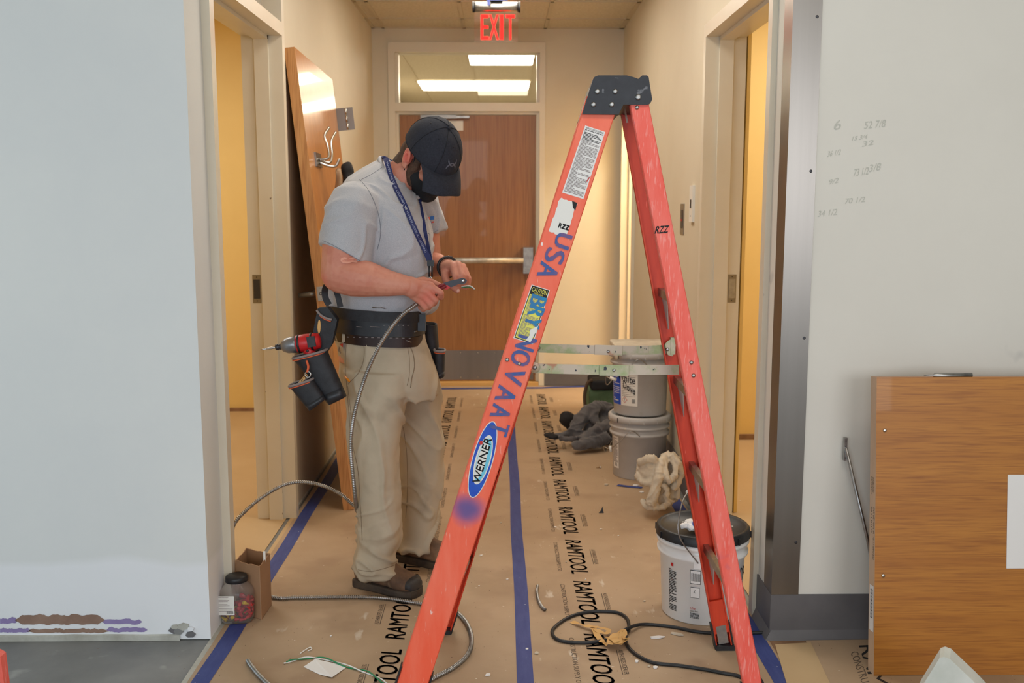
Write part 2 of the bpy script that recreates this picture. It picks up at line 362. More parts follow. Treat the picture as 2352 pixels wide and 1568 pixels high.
# left front wall
wl = MB(); wl.box((-4.6, Y0, 0), (XL, Y0+.15, 3.0), 'wall_room'); struct(wl, 'wall_left_front')
b = MB()
for (xa, xb, z0, z1, m_, sd) in ((35, 240, 1412, 1436, 'brown', 1), (0, 38, 1420, 1433, 'purple', 2), (235, 326, 1422, 1434, 'purple', 3), (0, 70, 1443, 1453, 'purple', 4), (62, 250, 1444, 1454, 'brown', 5), (245, 338, 1441, 1452, 'purple', 6)):
    n = 40; top = []; bot = []
    for i in range(n+1):
        x = xa+(xb-xa)*i/n; e = sin(pi*min(1, max(0, i/n*8)/2 if i/n < .25 else ((1-i/n)*8/2 if i/n > .75 else 1)))if False else min(1, i/3, (n-i)/3)
        e = max(.15, e) if xa > 5 else max(.15, min(1, (n-i)/3))
        nn = noise.noise(V((x*.05, sd*7., 0)))*5+noise.noise(V((x*.2, sd*3., 1)))*3
        mid = (z0+z1)/2; hh = (z1-z0)/2
        top.append(P(x, mid-hh*e-nn*e, Y0-.0015)); bot.append(P(x, mid+hh*e*.8-nn*.5*e, Y0-.0015))
    vs = top+bot
    b.add(vs, [(i, n+1+i, n+2+i, i+1) for i in range(n)], m_)
b.build('torn_paint_patches', parent=bpy.data.objects['wall_left_front'])
b = MB()  # old base adhesive strip along the floor
pts = []
n = 60
top = [V((-4.6+(XL+.16+4.6)*0, Y0, 0))]
vs = []
for i in range(n+1):
    x = -4.5+(XL-.10+4.5)*i/n
    h = .014+.006*noise.noise(V((x*9, 0, 2)))
    vs += [V((x, Y0-.006, -.003)), V((x, Y0-.006, h)), V((x, Y0, h+.004))]
b.add(vs, [(3*i, 3*i+3, 3*i+4, 3*i+1) for i in range(n)]+[(3*i+1, 3*i+4, 3*i+5, 3*i+2) for i in range(n)], 'baseglue')
struct(b, 'trim_1')
# broken corner of plaster near the floor
b = MB()
for k in range(7):
    cx, cy = 400+random.random()*45, 1437+random.random()*20; r_ = 6+random.random()*9; q = random.random()*6
    b.prism([P(cx+r_*cos(q+a)*(1+.3*random.random()), cy+r_*.7*sin(q+a), Y0-.001) for a in (0, 1.1, 2.2, 3.3, 4.3, 5.3)], (0, -.004-.004*random.random(), 0), ['baseglue', 'vinyl', 'wall_room', 'baseglue', 'concrete'][k % 5])
b.build('crumbled_plaster', parent=bpy.data.objects['wall_left_front'])
# corridor left wall
def wallbox(name, x0, x1, y0, y1, z0, z1, m='wall'):
    b = MB(); b.box((x0, y0, z0), (x1, y1, z1), m); return struct(b, name)
b = MB(); b.box((XL-.148, Y0+.15, 0), (XL, YD0-.049, ZC), 'wall_room'); b.box((XL-.148, YD1+.049, 0), (XL, YE, ZC), 'wall'); b.box((XL-.148, YD0-.05, 2.65), (XL, YD1+.049, ZC), 'wall'); struct(b, 'wall_left')
# right corridor wall: runs very slightly askew; built about its near corner
RW = V((.895, 3.11, 0)); RA = -.0117
RM = Matrix.Translation(RW) @ Matrix.Rotation(RA, 4, 'Z')
def rp(n, y, z): return RM @ V((n, y-3.11, z))     # n: distance into the corridor is negative
b = MB(); YR0, YR1 = 3.34, 4.40; YF0, YF1 = 6.95, 7.62
for (y0, y1, z0, z1, m_) in ((3.11+.15, YR0-.049, 0, ZC, 'wall_right_front'), (YR1+.049, YF0-.049, 0, ZC, 'wall'), (YF1+.049, YE+.1, 0, ZC, 'wall'), (YR0-.049, YR1+.049, ZD+.054, ZC, 'wall'), (YF0-.049, YF1+.049, ZD+.054, ZC, 'wall')):
    b.box((0, y0-3.11, z0), (.148, y1-3.11, z1), m_, RM)
struct(b, 'wall_right')
b = MB(); b.box((.895, 3.11, 0), (4.6, 3.26, 3.0), 'wall_right_front'); wrf = struct(b, 'wall_right_front')
# pencilled figures on the right front wall
b = MB()
for s_, x, y, w_, h_ in (('6', 1915, 300, 16, 22), ('52 7/8', 1985, 296, 48, 17), ('15 3/4', 1957, 323, 34, 10), ('32', 1980, 337, 26, 12), ('36 1/2', 1900, 360, 30, 13), ('73 1/2', 1960, 405, 34, 17), ('3/8', 1996, 395, 26, 17), ('9/2', 1903, 424, 22, 12), ('70 1/2', 1940, 468, 46, 12), ('34 1/2', 1878, 498, 44, 14)):
    o = P(x, y, 3.1085); r_ = P(x+w_, y-5, 3.1085)-o; u = P(x+3, y-h_, 3.1085)-o
    b.text(s_, o, r_, u, 'pencilink')
b.build('pencilled_figures', parent=wrf)
# end wall, with opening for the door frame
fx0 = P(897, 500, YE).x; fx1 = P(1251, 500, YE).x; fz1 = P(1100, 97, YE).z
b = MB(); b.box((-1.25, YE, 0), (fx0, YE+.15, ZC), 'wall'); b.box((fx1, YE, 0), (1.25, YE+.15, ZC), 'wall'); b.box((fx0, YE, fz1), (fx1, YE+.15, ZC), 'wall'); struct(b, 'wall_back')
# end door frame with transom
dx0 = P(919, 500, YE).x; dx1 = P(1232, 500, YE).x; dz = P(1100, 262, YE).z; tz0 = P(1100, 236, YE).z; tz1 = P(1100, 120, YE).z
b = MB()
ff = YE-.012
b.box((fx0, ff, 0), (dx0-.022, YE+.16, fz1), 'frame'); b.box((dx1+.022, ff, 0), (fx1, YE+.16, fz1), 'frame')
b.box((dx0-.022, ff, tz1), (dx1+.022, YE+.16, fz1), 'frame'); b.box((dx0-.022, ff, dz+.02), (dx1+.022, YE+.16, tz0), 'frame')
for x_ in (dx0-.022, dx1): b.box((x_, YE+.03, 0), (x_+.022, YE+.15, tz1), 'frame')
b.box((dx0, YE+.03, dz), (dx1, YE+.15, dz+.02), 'frame')
df = struct(b, 'trim_2')
b = MB(); b.box((dx0-.022, YE+.06, tz0), (dx1+.022, YE+.066, tz1), 'glass'); struct(b, 'window_1')
b = MB(); b.box((dx0-.02, YE-.02, -.002), (dx1+.02, YE+.16, .028), 'tan'); struct(b, 'trim_3')
# end door
b = MB(); b.box((dx0+.004, YE+.045, .03), (dx1-.004, YE+.09, dz-.004), 'wood_door'); d3 = struct(b, 'door_3')
b = MB(); kz = P(1100, 806, YE).z; b.box((dx0+.02, YE+.042, .04), (dx1-.02, YE+.0455, kz), 'steel')
for i in range(8):
    for z_ in (.06, kz-.02): b.lathe([(.004, 0), (.003, .002)], (dx0+.05+i*(dx1-dx0-.1)/7, YE+.042, z_), 'chrome', 8, (0, -1, 0))
b.build('kick_plate', parent=d3)
b = MB()
bz = P(1100, 598, YE-.03).z
b.tube([V((dx0+.03, YE-.04, bz)), V((dx1-.1, YE-.04, bz))], .024, 'satin', 14)
for xc in (dx0+.06, P(1212, 598, YE).x): b.box((xc-.035, YE-.055, bz-.1), (xc+.04, YE+.044, bz+.1), 'zinc')
b.build('panic_bar', parent=d3)
b = MB(); a_ = P(966, 268, YE); c_ = P(1078, 268, YE); b.box((a_.x, YE-.02, a_.z-.014), (c_.x-.1, YE+.044, a_.z+.012), 'steel'); b.box((c_.x-.1, YE-.01, a_.z-.01), (c_.x, YE+.044, a_.z+.006), 'zinc'); b.build('door_closer', parent=d3)
b = MB(); a_ = P(965, 277, YE+.04); c_ = P(1064, 300, YE+.04); b.box((a_.x, YE+.041, c_.z), (c_.x, YE+.0455, a_.z), 'white'); b.build('blank_sign', parent=d3)
# ceilings
b = MB(); b.box((-1.1, 3.28, ZC), (1.15, 8.3, ZC+.05), 'ceiling')
b.box((-4.6, -3.6, 3.0), (4.6, 3.28, 3.05), 'ceiling'); b.box((-1.1, 3.26, ZC), (1.1, 3.28, 3.0), 'wall')
struct(b, 'ceiling')
b = MB()
for x_ in (-.86, -.255, .355): b.box((x_-.012, 3.28, ZC-.006), (x_+.012, YE, ZC), 'tbar')
for k in range(8): y_ = 7.35-.61*k; b.box((XL, y_-.012, ZC-.006), (.94, y_+.012, ZC), 'tbar')
b.box((XL, YE-.03, ZC-.006), (.95, YE, ZC), 'tbar'); b.box((XL, 3.3, ZC-.006), (XL+.025, YE, ZC), 'tbar'); b.box((.91, 3.3, ZC-.006), (.95, YE, ZC), 'tbar')
struct(b, 'trim_4')
b = MB(); b.box((-1.0, Y0-.001, ZC), (.95, Y0+.15, 3.0), 'wall_room'); struct(b, 'wall_above_opening')
# front room shell behind the camera
b = MB(); b.box((-4.75, -3.6, 0), (-4.6, 3.28, 3.0), 'wall_room'); struct(b, 'wall_far_left')
b = MB(); b.box((4.6, -3.6, 0), (4.75, 3.28, 3.0), 'wall_right_front'); struct(b, 'wall_far_right')
# side rooms (yellow) and back room
def room(n, x0, x1, y0, y1, m, side):
    b = MB(); t = .1
    b.box((x0, y1, 0), (x1, y1+t, ZC), m); b.box((x0, y0-t, 0), (x1, y0, ZC), m)
    if side != 'L': b.box((x0-t, y0, 0), (x0, y1, ZC), m)
    if side != 'R': b.box((x1, y0, 0), (x1+t, y1, ZC), m)
    struct(b, n)
room('wall_left_room', -4.4, XL-.148, 3.4, 6.8, 'yellow', 'R')
b = MB(); b.box((XL-.158, YD1+.05, 0), (XL-.148, 6.8, ZC), 'yellow'); struct(b, 'wall_left_room_inner')
b = MB(); b.box((1.06, 5.92, 0), (4.4, 6.0, ZC), 'yellow'); b.box((1.07, 3.3, 0), (4.4, 3.36, ZC), 'yellow'); b.box((4.3, 3.3, 0), (4.4, 6, ZC), 'yellow'); b.box((1.09, 4.46, 0), (1.105, 5.92, ZC), 'yellow'); struct(b, 'wall_right_room')
b = MB(); b.box((1.1, 6.6, 0), (2.8, 6.66, ZC), 'yellow'); b.box((1.14, 7.8, 0), (2.8, 7.86, ZC), 'yellow'); b.box((2.8, 6.6, 0), (2.86, 7.86, ZC), 'yellow'); struct(b, 'wall_far_right_room')
b = MB(); b.box((-4.4, 3.38, ZC), (XL-.13, 6.9, ZC+.05), 'ceiling'); b.box((1.1, 3.3, ZC), (4.4, 7.9, ZC+.05), 'ceiling'); struct(b, 'ceiling_side_rooms')
b = MB(); b.box((-4.4, 3.40, -.003), (XL-.02, 6.8, .0), 'roomfloor'); b.box((.915, 3.37, -.003), (4.4, 5.92, 0), 'roomfloor'); b.box((1.0, 6.6, -.003), (2.8, 7.8, 0), 'roomfloor'); struct(b, 'floor_side_rooms')
b = MB(); b.box((-4.4, 6.775, 0), (-1.1, 6.8, .02), 'timber'); b.box((1.08, 5.895, 0), (4.3, 5.92, .03), 'timber'); struct(b, 'trim_5')
b = MB(); b.box((-1.9, 13.4, 0), (2.6, 13.5, ZC), 'wall'); b.box((-1.35, YE+.15, 0), (-1.25, 13.4, ZC), 'wall'); b.box((1.55, 8.2, 0), (1.65, 13.4, ZC), 'wall'); struct(b, 'wall_back_room')
b = MB(); b.box((-2, 8.25, ZC), (2.6, 13.5, ZC+.05), 'ceiling')
struct(b, 'ceiling_back_room')
b = MB()
for x_ in (-.86, -.255, .355, .965): b.box((x_-.012, 8.3, ZC-.006), (x_+.012, 13.4, ZC), 'tbar')
struct(b, 'trim_6')
# lamps seen through the transom; the third panel is a reflection made to glow
def ceil_pt(px, py): return G(px, py, ZC)
for n_, (xa, xb, ya, yb) in enumerate(((1080, 1222, 121, 146), (966, 1214, 184, 205), (1098, 1212, 207, 216))):
    A = ceil_pt(xa, yb); B = ceil_pt(xb, ya)
    A2 = ceil_pt((xa+xb)/2, yb); B2 = ceil_pt((xa+xb)/2, ya)
    x0, x1 = ceil_pt(xa, (ya+yb)/2).x, ceil_pt(xb, (ya+yb)/2).x
    lb = ('square lit ceiling panel seen through the transom, nearest to the door', 'long lit ceiling panel seen through the transom, lower and wider in view', 'faint small glowing panel standing for a lamp reflection, farthest away through the transom')[n_]
    t = thing('ceiling_light', lb, 'ceiling light', ((x0+x1)/2, (A2.y+B2.y)/2, ZC), group='ceiling panels in the room beyond')
    f = MB(); f.box((x0-.02, A2.y-.02, ZC-.012), (x1+.02, B2.y+.02, ZC-.001), 'tbar'); f.build('frame', parent=t)
    f = MB(); f.box((x0, A2.y, ZC-.016), (x1, B2.y, ZC-.012), 'lamp' if n_ < 2 else 'lampreflect'); f.build('lens', parent=t)
# ---------------------------------------------------------------- door frames of the side rooms
def jamb_set(name, tf, side, y0, y1, zt, transom, strike=None):
    """tf maps (n,y,z) -> point; n is distance from the corridor face, positive into the wall"""
    b = MB()
    def bx(n0, n1, a0, a1, z0, z1, m='frame'):
        vs = [tf(n, y, z) for z in (z0, z1) for y in (a0, a1) for n in (n0, n1)]
        b.add(vs, [(0, 2, 3, 1), (4, 5, 7, 6), (0, 1, 5, 4), (2, 6, 7, 3), (0, 4, 6, 2), (1, 3, 7, 5)], m)
    top = 2.66 if transom else zt+.055
    for (a0, a1, st) in ((y0-.05, y0, y0), (y1, y1+.05, y1-.016)):
        bx(-.014, .162, a0, a1, 0, top)
        bx(.045, .105, st, st+.016, .0, zt)
    bx(-.014, .162, y0, y1, zt, zt+.055); bx(.045, .105, y0, y1, zt-.016, zt)
    if transom: bx(-.014, .162, y0, y1, 2.60, 2.66)
    f = struct(b, name)
    if transom:
        b = MB(); vs = [tf(.07, y, z) for y in (y0, y1) for z in (zt+.055, 2.60)]; vs += [tf(.076, y, z) for y in (y0, y1) for z in (zt+.055, 2.60)]
        b.add(vs, [(0, 1, 3, 2), (4, 6, 7, 5), (0, 4, 5, 1), (2, 3, 7, 6), (0, 2, 6, 4), (1, 5, 7, 3)], 'glass'); struct(b, 'window_2')
    b = MB()   # latch strike in the far jamb
    def bx2(n0, n1, a0, a1, z0, z1, m): 
        vs = [tf(n, y, z) for z in (z0, z1) for y in (a0, a1) for n in (n0, n1)]
        b.add(vs, [(0, 2, 3, 1), (4, 5, 7, 6), (0, 1, 5, 4), (2, 6, 7, 3), (0, 4, 6, 2), (1, 3, 7, 5)], m)
    if strike:
        bx2(.112, .148, y1-.002, y1+.002, .985, 1.11, 'steel'); bx2(.116, .144, y1-.0035, y1, 1.005, 1.09, strike)
        for z_ in (.995, 1.10): bx2(.127, .132, y1-.003, y1, z_-.002, z_+.002, 'dkmetal')
        b.build('strike_plate', parent=f)
    return f
jamb_set('door_1', lambda n, y, z: V((XL+.014-n-.0, y, z)), 'L', YD0, YD1, ZD, True, 'dkmetal')
jamb_set('door_2', lambda n, y, z: rp(n-.004, y, z), 'R', YR0, YR1, ZD, False, 'zinc')
jamb_set('door_4', lambda n, y, z: rp(n-.004, y, z), 'R', YF0, YF1, ZD, False, 'zinc')
# baseboards
b = MB()
b.prism([V((.895, 3.106, 0)), V((.895, 3.106, .152)), V((.895, 3.11, .152)), V((.895, 3.11, 0))], (3.6, 0, 0), 'vinyl')
b.prism([V((.872, 3.09, 0)), V((.895, 3.106, .03)), V((.895, 3.11, 0))], (3.62, 0, 0), 'vinyl')
b.prism([rp(-.005, 3.105, .0), rp(-.005, 3.105, .152), rp(-.005, YR0-.05, .152), rp(-.005, YR0-.05, 0)], (.005, 0, 0), 'vinyl')
b.prism([rp(-.024, 3.09, .0), rp(-.005, 3.105, .03), rp(0, 3.105, 0)], rp(0, YR0-.05, 0)-rp(0, 3.105, 0), 'vinyl')
struct(b, 'baseboard_right_front')
b = MB(); b.prism([rp(-.006, YR1+.05, 0), rp(-.006, YR1+.05, .15), rp(0, YR1+.05, .15), rp(0, YR1+.05, 0)], rp(0, YF0-.05, 0)-rp(0, YR1+.05, 0), 'vinyl')
b.box((fx1, YE-.006, 0), (.95, YE, .15), 'vinyl'); b.box((XL, YE-.006, 0), (fx0, YE, .15), 'vinyl'); struct(b, 'baseboard_back')
b = MB(); b.box((XL, YD1+.05, 0), (XL+.006, YE, .012), 'baseglue'); struct(b, 'baseboard_left')
# stainless corner guard
b = MB()
b.box((.892, 3.104, .153), (.980, 3.107, 3.0), 'steel')
b.prism([rp(-.004, 3.104, .153), rp(-.001, 3.104, .153), rp(-.001, 3.20, .153), rp(-.004, 3.20, .153)], (0, 0, 2.57), 'steel')
for z_ in (.33, 1.0, 1.52, 1.98): b.lathe([(.005, 0), (.004, .0015), (.0015, .001)], (.965, 3.104, z_), 'dkmetal', 10, (0, -1, 0))
b.build('corner_guard', label='tall brushed stainless steel corner guard on the right wall corner', cat='corner guard', keep=True)
# light switch and key plate on the right corridor wall
def rbox(b, y0, y1, z0, z1, d, m): b.prism([rp(0, y0, z0), rp(0, y1, z0), rp(0, y1, z1), rp(0, y0, z1)], rp(-d, 4, 0)-rp(0, 4, 0), m)
yy = 4.72; t = thing('light_switch', 'white wall switch beside the right door frame', 'light switch', rp(0, yy, 1.38))
b = MB(); rbox(b, yy-.06, yy+.02, 1.335, 1.505, .012, 'white'); b.build('cover_plate', parent=t)
b = MB(); rbox(b, yy-.032, yy-.004, 1.40, 1.44, .014, 'dkmetal'); b.build('display', parent=t); b = MB(); rbox(b, yy-.024, yy-.012, 1.36, 1.366, .013, 'zinc'); b.build('indicator', parent=t)
yy = 4.98; t = thing('wall_box_plate', 'narrow dark metal wall plate left of the white switch', 'wall plate', rp(0, yy, 1.27))
b = MB(); rbox(b, yy-.05, yy+.05, 1.27, 1.42, .004, 'steel'); b.build('plate', parent=t)
b = MB(); rbox(b, yy-.02, yy+.02, 1.30, 1.39, .006, 'dkmetal'); rbox(b, yy-.01, yy+.01, 1.335, 1.345, .008, 'red'); b.build('keyway', parent=t)

# ---------------------------------------------------------------- floor covering with print, tapes
fp = MB()
n_ = 60; xs = [-.935, -.6, -.3, 0, .3, .6, .885]
vs = []
for i in range(n_+1):
    y = 1.6+(YE-.03-1.6)*i/n_
    for x in xs: vs.append(V((x, y, .0012)))
nx = len(xs)
fp.add(vs, [(i*nx+j, i*nx+j+1, (i+1)*nx+j+1, (i+1)*nx+j) for i in range(n_) for j in range(nx-1)], 'paper')
fpo = fp.build('floor_paper', keep=True, label='brown kraft floor protection paper printed with black lettering along the corridor', cat='floor paper')
b = MB()
def row(xc, flip, yref, y0, y1, pitch=.468):
    y = yref
    while y > y0: y -= pitch
    while y < y1:
        s_ = -1 if flip else 1      # flip: reads away from the camera
        ux = V((0, -s_, 0)); uy = V((s_, 0, 0)); z = .0018
        o = V((xc, y, z))
        def put(t, off_u, off_v, w_, h_, m='ink', **k): b.text(t, o+ux*off_u+uy*off_v, ux*w_, uy*h_, m, **k)
        # slanted block capitals over a paler offset copy
        put('RAMTOOL', 0, -.034, .39, .066, shear=.03); 
        for q in (.0022, -.0022): put('RAMTOOL', q, -.034+q*.4, .39, .066, shear=.03)
        put('CONSTRUCTION SUPPLY CO', .03, -.085, .33, .016)
        put('AUTHORIZED DEALER', .12, .066, .17, .015)
        b.box((min(xc+s_*.06, xc+s_*.0625), y-.29 if not flip else y+.12, .0014), (max(xc+s_*.06, xc+s_*.0625), y-.12 if not flip else y+.29, .0018), 'ink')
        y += pitch
row(.315, False, 4.085, 1.9, 7.4); row(-.345, True, 3.115, 1.9, 7.2)
b.build('printed_lettering', parent=fpo)
def strip(pts, w_, z, m, b=None):
    b = b or MB(); pts = [V((p[0], p[1], z)) for p in pts]; vs = []
    for i, p in enumerate(pts):
        t_ = (pts[min(i+1, len(pts)-1)]-pts[max(i-1, 0)]).normalized(); nn = V((-t_.y, t_.x, 0)); vs += [p+nn*w_/2, p-nn*w_/2]
    b.add(vs, [(2*i, 2*i+1, 2*i+3, 2*i+2) for i in range(len(pts)-1)], m); return b
def wavy(x, y0, y1, amp, sd): 
    return [(x+amp*noise.noise(V((0, y*1.3, sd))), y) for y in [y0+(y1-y0)*i/50 for i in range(51)]]
strip(wavy(-.889, 1.7, 7.7, .016, 3), .056, .0022, 'bluetape').build('masking_tape', keep=True, label='blue masking tape strip along the left edge of the floor paper', cat='masking tape', group='blue floor tapes')
strip(wavy(.079, 1.7, 7.66, .006, 8), .050, .0022, 'bluetape').build('masking_tape', keep=True, label='blue masking tape strip down the middle of the floor paper', cat='masking tape', group='blue floor tapes')
strip(wavy(.848, 1.7, 7.5, .008, 5), .056, .0022, 'bluetape').build('masking_tape', keep=True, label='blue masking tape strip along the right edge of the floor paper', cat='masking tape', group='blue floor tapes')
a_ = G(1010, 893); c_ = G(1245, 891); d_ = G(1345, 873)
strip([(-.8, a_.y), (a_.x, a_.y), (c_.x, c_.y), (c_.x+.1, c_.y+.03), (d_.x, 7.68), (.9, 7.72)], .06, .0026, 'bluetape').build('masking_tape', keep=True, label='blue masking tape strip across the floor in front of the brown door', cat='masking tape', group='blue floor tapes')
b = MB(); b.box((-.952, 1.6, -.003), (-.915, 3.42, .0004), 'baseglue'); b.box((-.952, 3.42, -.003), (-.915, YD1, .0004), 'roomfloor'); b.build('floor_border', keep=True, kind='structure')
# right front: underlay boards
b = MB(); b.box((.885, 1.6, -.002), (3.6, 3.10, .0), 'timber'); b.build('brown_underlay', keep=True, kind='structure')
def poly(px, z, m, t=.0015, name=None, **k):
    b = MB(); b.prism([G(x, y, z) for x, y in px], (0, 0, t), m); return b.build(name, keep=True, **k) if name else b
poly([(1780, 1481), (1862, 1477), (1905, 1568), (1960, 1640), (1850, 1640), (1806, 1568)], .002, 'roomfloor', .003, 'cardboard_sheet', label='narrow pale cardboard strip on the floor beside the right blue tape', cat='cardboard')
cs = poly([(1850, 1472), (2005, 1470), (2360, 1475), (2400, 1640), (1930, 1640), (1895, 1568)], .001, 'paper', .003, 'cardboard_sheet', label='brown printed cardboard sheet on the floor under the golden panel', cat='cardboard')
b = MB()
o = G(1953, 1498, .0045); e = G(1990, 1600, .0045); q = G(1972, 1494, .0045)
b.text('CONSTRUCTION', o, (e-o)*1.2, (q-o)*.9, 'ink'); o = G(1972, 1482, .0045); e = G(2010, 1600, .0045); b.text('RAMTOOL', o, (e-o)*2, (G(2010, 1480, .0045)-o), 'ink2')
b.build('printed_lettering', parent=cs)

# ---------------------------------------------------------------- exit sign
ES = 6.35
a_ = P(1085, 4, ES); c_ = P(1195, 28, ES); t = thing('exit_sign', 'red lit EXIT sign hanging from the corridor ceiling', 'exit sign', ((a_.x+c_.x)/2, ES, c_.z))
b = MB(); zc_ = (a_.z+c_.z)/2; h_ = (a_.z-c_.z)/2
prof = [(ES+h_*1.0*cos(q), zc_+h_*sin(q)) for q in [pi*2*i/20 for i in range(20)]]
b.prism([V((a_.x+.012, y, z)) for y, z in prof], (c_.x-a_.x-.024, 0, 0), 'zinc', True); b.box((-.04+(a_.x+c_.x)/2, ES-.03, a_.z), (.04+(a_.x+c_.x)/2, ES+.03, ZC-.006), 'zinc'); b.build('housing', parent=t)
b = MB()
for x_ in (a_.x, c_.x-.012):
    b = MB(); b.prism([V((x_, ES+(y-ES)*1.1, zc_+(z-zc_)*1.1)) for y, z in prof], (.012, 0, 0), 'black'); b.build('end_cap', parent=t)
p0 = P(1089, 28, ES); p1 = P(1190, 95, ES); b = MB(); b.box((p0.x, ES-.003, p1.z), (p1.x, ES+.003, p0.z), 'exitpanel'); b.build('acrylic_panel', parent=t)
b = MB()
for q in (0, .0015, -.0015):
    for tq in (0, .001): 
        for ch, xa in zip('EXIT', (1105, 1124, 1148.5, 1162)):
            wpx = {'E': 17, 'X': 21, 'I': 8, 'T': 20}[ch]
            o = P(xa, 91, ES-.0045-tq*.5); b.text(ch, o+V((q, 0, 0)), V((P(xa+wpx, 91, ES).x-P(xa, 91, ES).x, 0, 0)), V((0, 0, P(1100, 34, ES).z-P(1100, 91, ES).z)), 'exitred')
b.build('letters', parent=t)
b = MB(); o = P(1117, 2, ES-.05); b.box((o.x, ES-.04, a_.z+.001), (o.x+.13, ES-.031, a_.z+.03), 'bluetape'); b.box((o.x+.005, ES-.045, a_.z-.03), (o.x+.022, ES-.040, a_.z+.02), 'bluetape'); b.build('blue_tape', label='piece of blue masking tape on top of the exit sign', cat='tape', keep=True)

# ---------------------------------------------------------------- door leaning on the left wall
B0 = G(789, 1172); T0 = PX(652, 110, XL+.001)
W_ = (T0-B0); wl_ = W_.length; W_.normalize(); U_ = V((0, 1, 0)); U_ = (U_-W_*U_.dot(W_)).normalized(); N_ = U_.cross(W_).normalized()   # N_ points into the corridor
if N_.x < 0: N_ = -N_
DT = .047; DWD = 1.00
def LD(u, n, w): return B0+U_*u+N_*n+W_*w
t = thing('loose_door', 'unhung oak veneer door leaning against the left corridor wall', 'door', LD(DWD/2, DT/2, 0))
b = MB(); b.add([LD(u, n, w) for w in (0, wl_) for u in (0, DWD) for n in (0, DT)], [(0, 2, 3, 1), (4, 5, 7, 6), (2, 6, 7, 3), (0, 4, 6, 2)][:0]+[(0, 1, 3, 2), (4, 6, 7, 5), (1, 5, 7, 3), (0, 2, 6, 4), (2, 3, 7, 6)], 'wood_lean')
b.add([LD(0, n, w) for w in (0, wl_) for n in (0, DT)], [(0, 2, 3, 1)], 'wood_edge'); b.build('leaf', parent=t)
def lbox(b, u0, u1, n0, n1, w0, w1, m): b.add([LD(u, n, w) for w in (w0, w1) for u in (u0, u1) for n in (n0, n1)], [(0, 1, 3, 2), (4, 6, 7, 5), (1, 5, 7, 3), (0, 2, 6, 4), (2, 3, 7, 6), (0, 4, 5, 1)], m)
b = MB(); lbox(b, -.002, 0, .008, .039, .985, 1.05, 'steel'); b.lathe([(.009, 0), (.007, .0022), (.001, .0018)], LD(0, .0235, 1.018), 'dkmetal', 14, -U_)
for q in (.991, 1.043): b.lathe([(.0025, 0), (.001, .0026)], LD(0, .0235, q), 'dkmetal', 8, -U_)
b.build('latch_plate', parent=t)
b = MB(); b.tube([LD(.06, 0, 1.018), LD(.06, -.035, 1.018), LD(.06, -.09, 1.018)], .012, 'steel', 14, radii=[.016, .014, .011]); b.build('spindle', parent=t)
b = MB(); lbox(b, DWD-.004, DWD+.002, .047, .047+.05, 1.84, 1.96, 'steel'); lbox(b, DWD-.002, DWD, .047+.053, .047+.09, 1.84, 1.96, 'steel')
for k in range(3): b.tube([LD(DWD-.006, .099, 1.842+k*.04), LD(DWD-.006, .099, 1.878+k*.04)], .006, 'chrome', 10)
b.build('hinge', parent=t)
# hook on its face
hu = .18
hk = MB(); lbox(hk, hu-.03, hu+.11, DT, DT+.008, 1.60, 1.665, 'steel')
b = hk
for (u, r_) in ((hu+.13, 1),):
    pa = [LD(hu+.08, DT+.008, 1.635), LD(hu+.1, DT+.045, 1.62), LD(hu+.11, DT+.06, 1.66), LD(hu+.13, DT+.06, 1.72), LD(hu+.15, DT+.085, 1.765)]
    b.tube(spline(pa, 6), .007, 'chrome', 10)
    pa = [LD(hu+.04, DT+.008, 1.635), LD(hu+.05, DT+.05, 1.64), LD(hu+.06, DT+.052, 1.69), LD(hu+.08, DT+.04, 1.745), LD(hu+.1, DT+.065, 1.785)]
    b.tube(spline(pa, 6), .007, 'chrome', 10)
    pa = [LD(hu+.04, DT+.008, 1.62), LD(hu+.05, DT+.05, 1.60), LD(hu+.06, DT+.08, 1.60), LD(hu+.06, DT+.10, 1.63)]
    b.tube(spline(pa, 6), .007, 'chrome', 10)
b.build('coat_hook', parent=t)
# strap and dark bundle hanging from the hook
hp = LD(hu+.06, DT+.085, 1.60)
t = thing('hanging_apron', 'navy and tan cloth hanging from the hook on the leaning door', 'cloth', hp-V((0, 0, .25)))
b = MB(); rings = []
for i in range(11):
    z = -.02-.027*i; wd = .012+.002*i
    c = hp+V((.005+.004*sin(i), .0, z)); rings.append([c+V((wd*1.0*cos(q), .018*sin(q)+.006*sin(3*q+i), .01*sin(q))) for q in [2*pi*k/16 for k in range(16)]])
b.loft(rings, mat('tan_strap', (172, 142, 112), .85, nz=20)); b.build('strap', parent=t)
b = MB(); b.ell(hp+V((.055, .06, -.11)), V((.035, 0, 0)), V((0, .05, 0)), V((-.02, 0, .12)), 'navy'); b.ell(hp+V((.085, .07, -.1)), V((.03, 0, 0)), V((0, .04, 0)), V((-.02, 0, .05)), 'navy'); b.ell(hp+V((.06, .07, -.22)), V((.05, 0, 0)), V((0, .05, 0)), V((0, 0, .08)), 'navy'); b.ell(hp+V((.04, .06, -.02)), V((.03, 0, 0)), V((0, .04, 0)), V((0, 0, .04)), 'navy')
rm_obj(b, .006, 'dark_bundle', 'blackcloth', parent=t, disp=lambda p: .006*noise.noise(p*30))

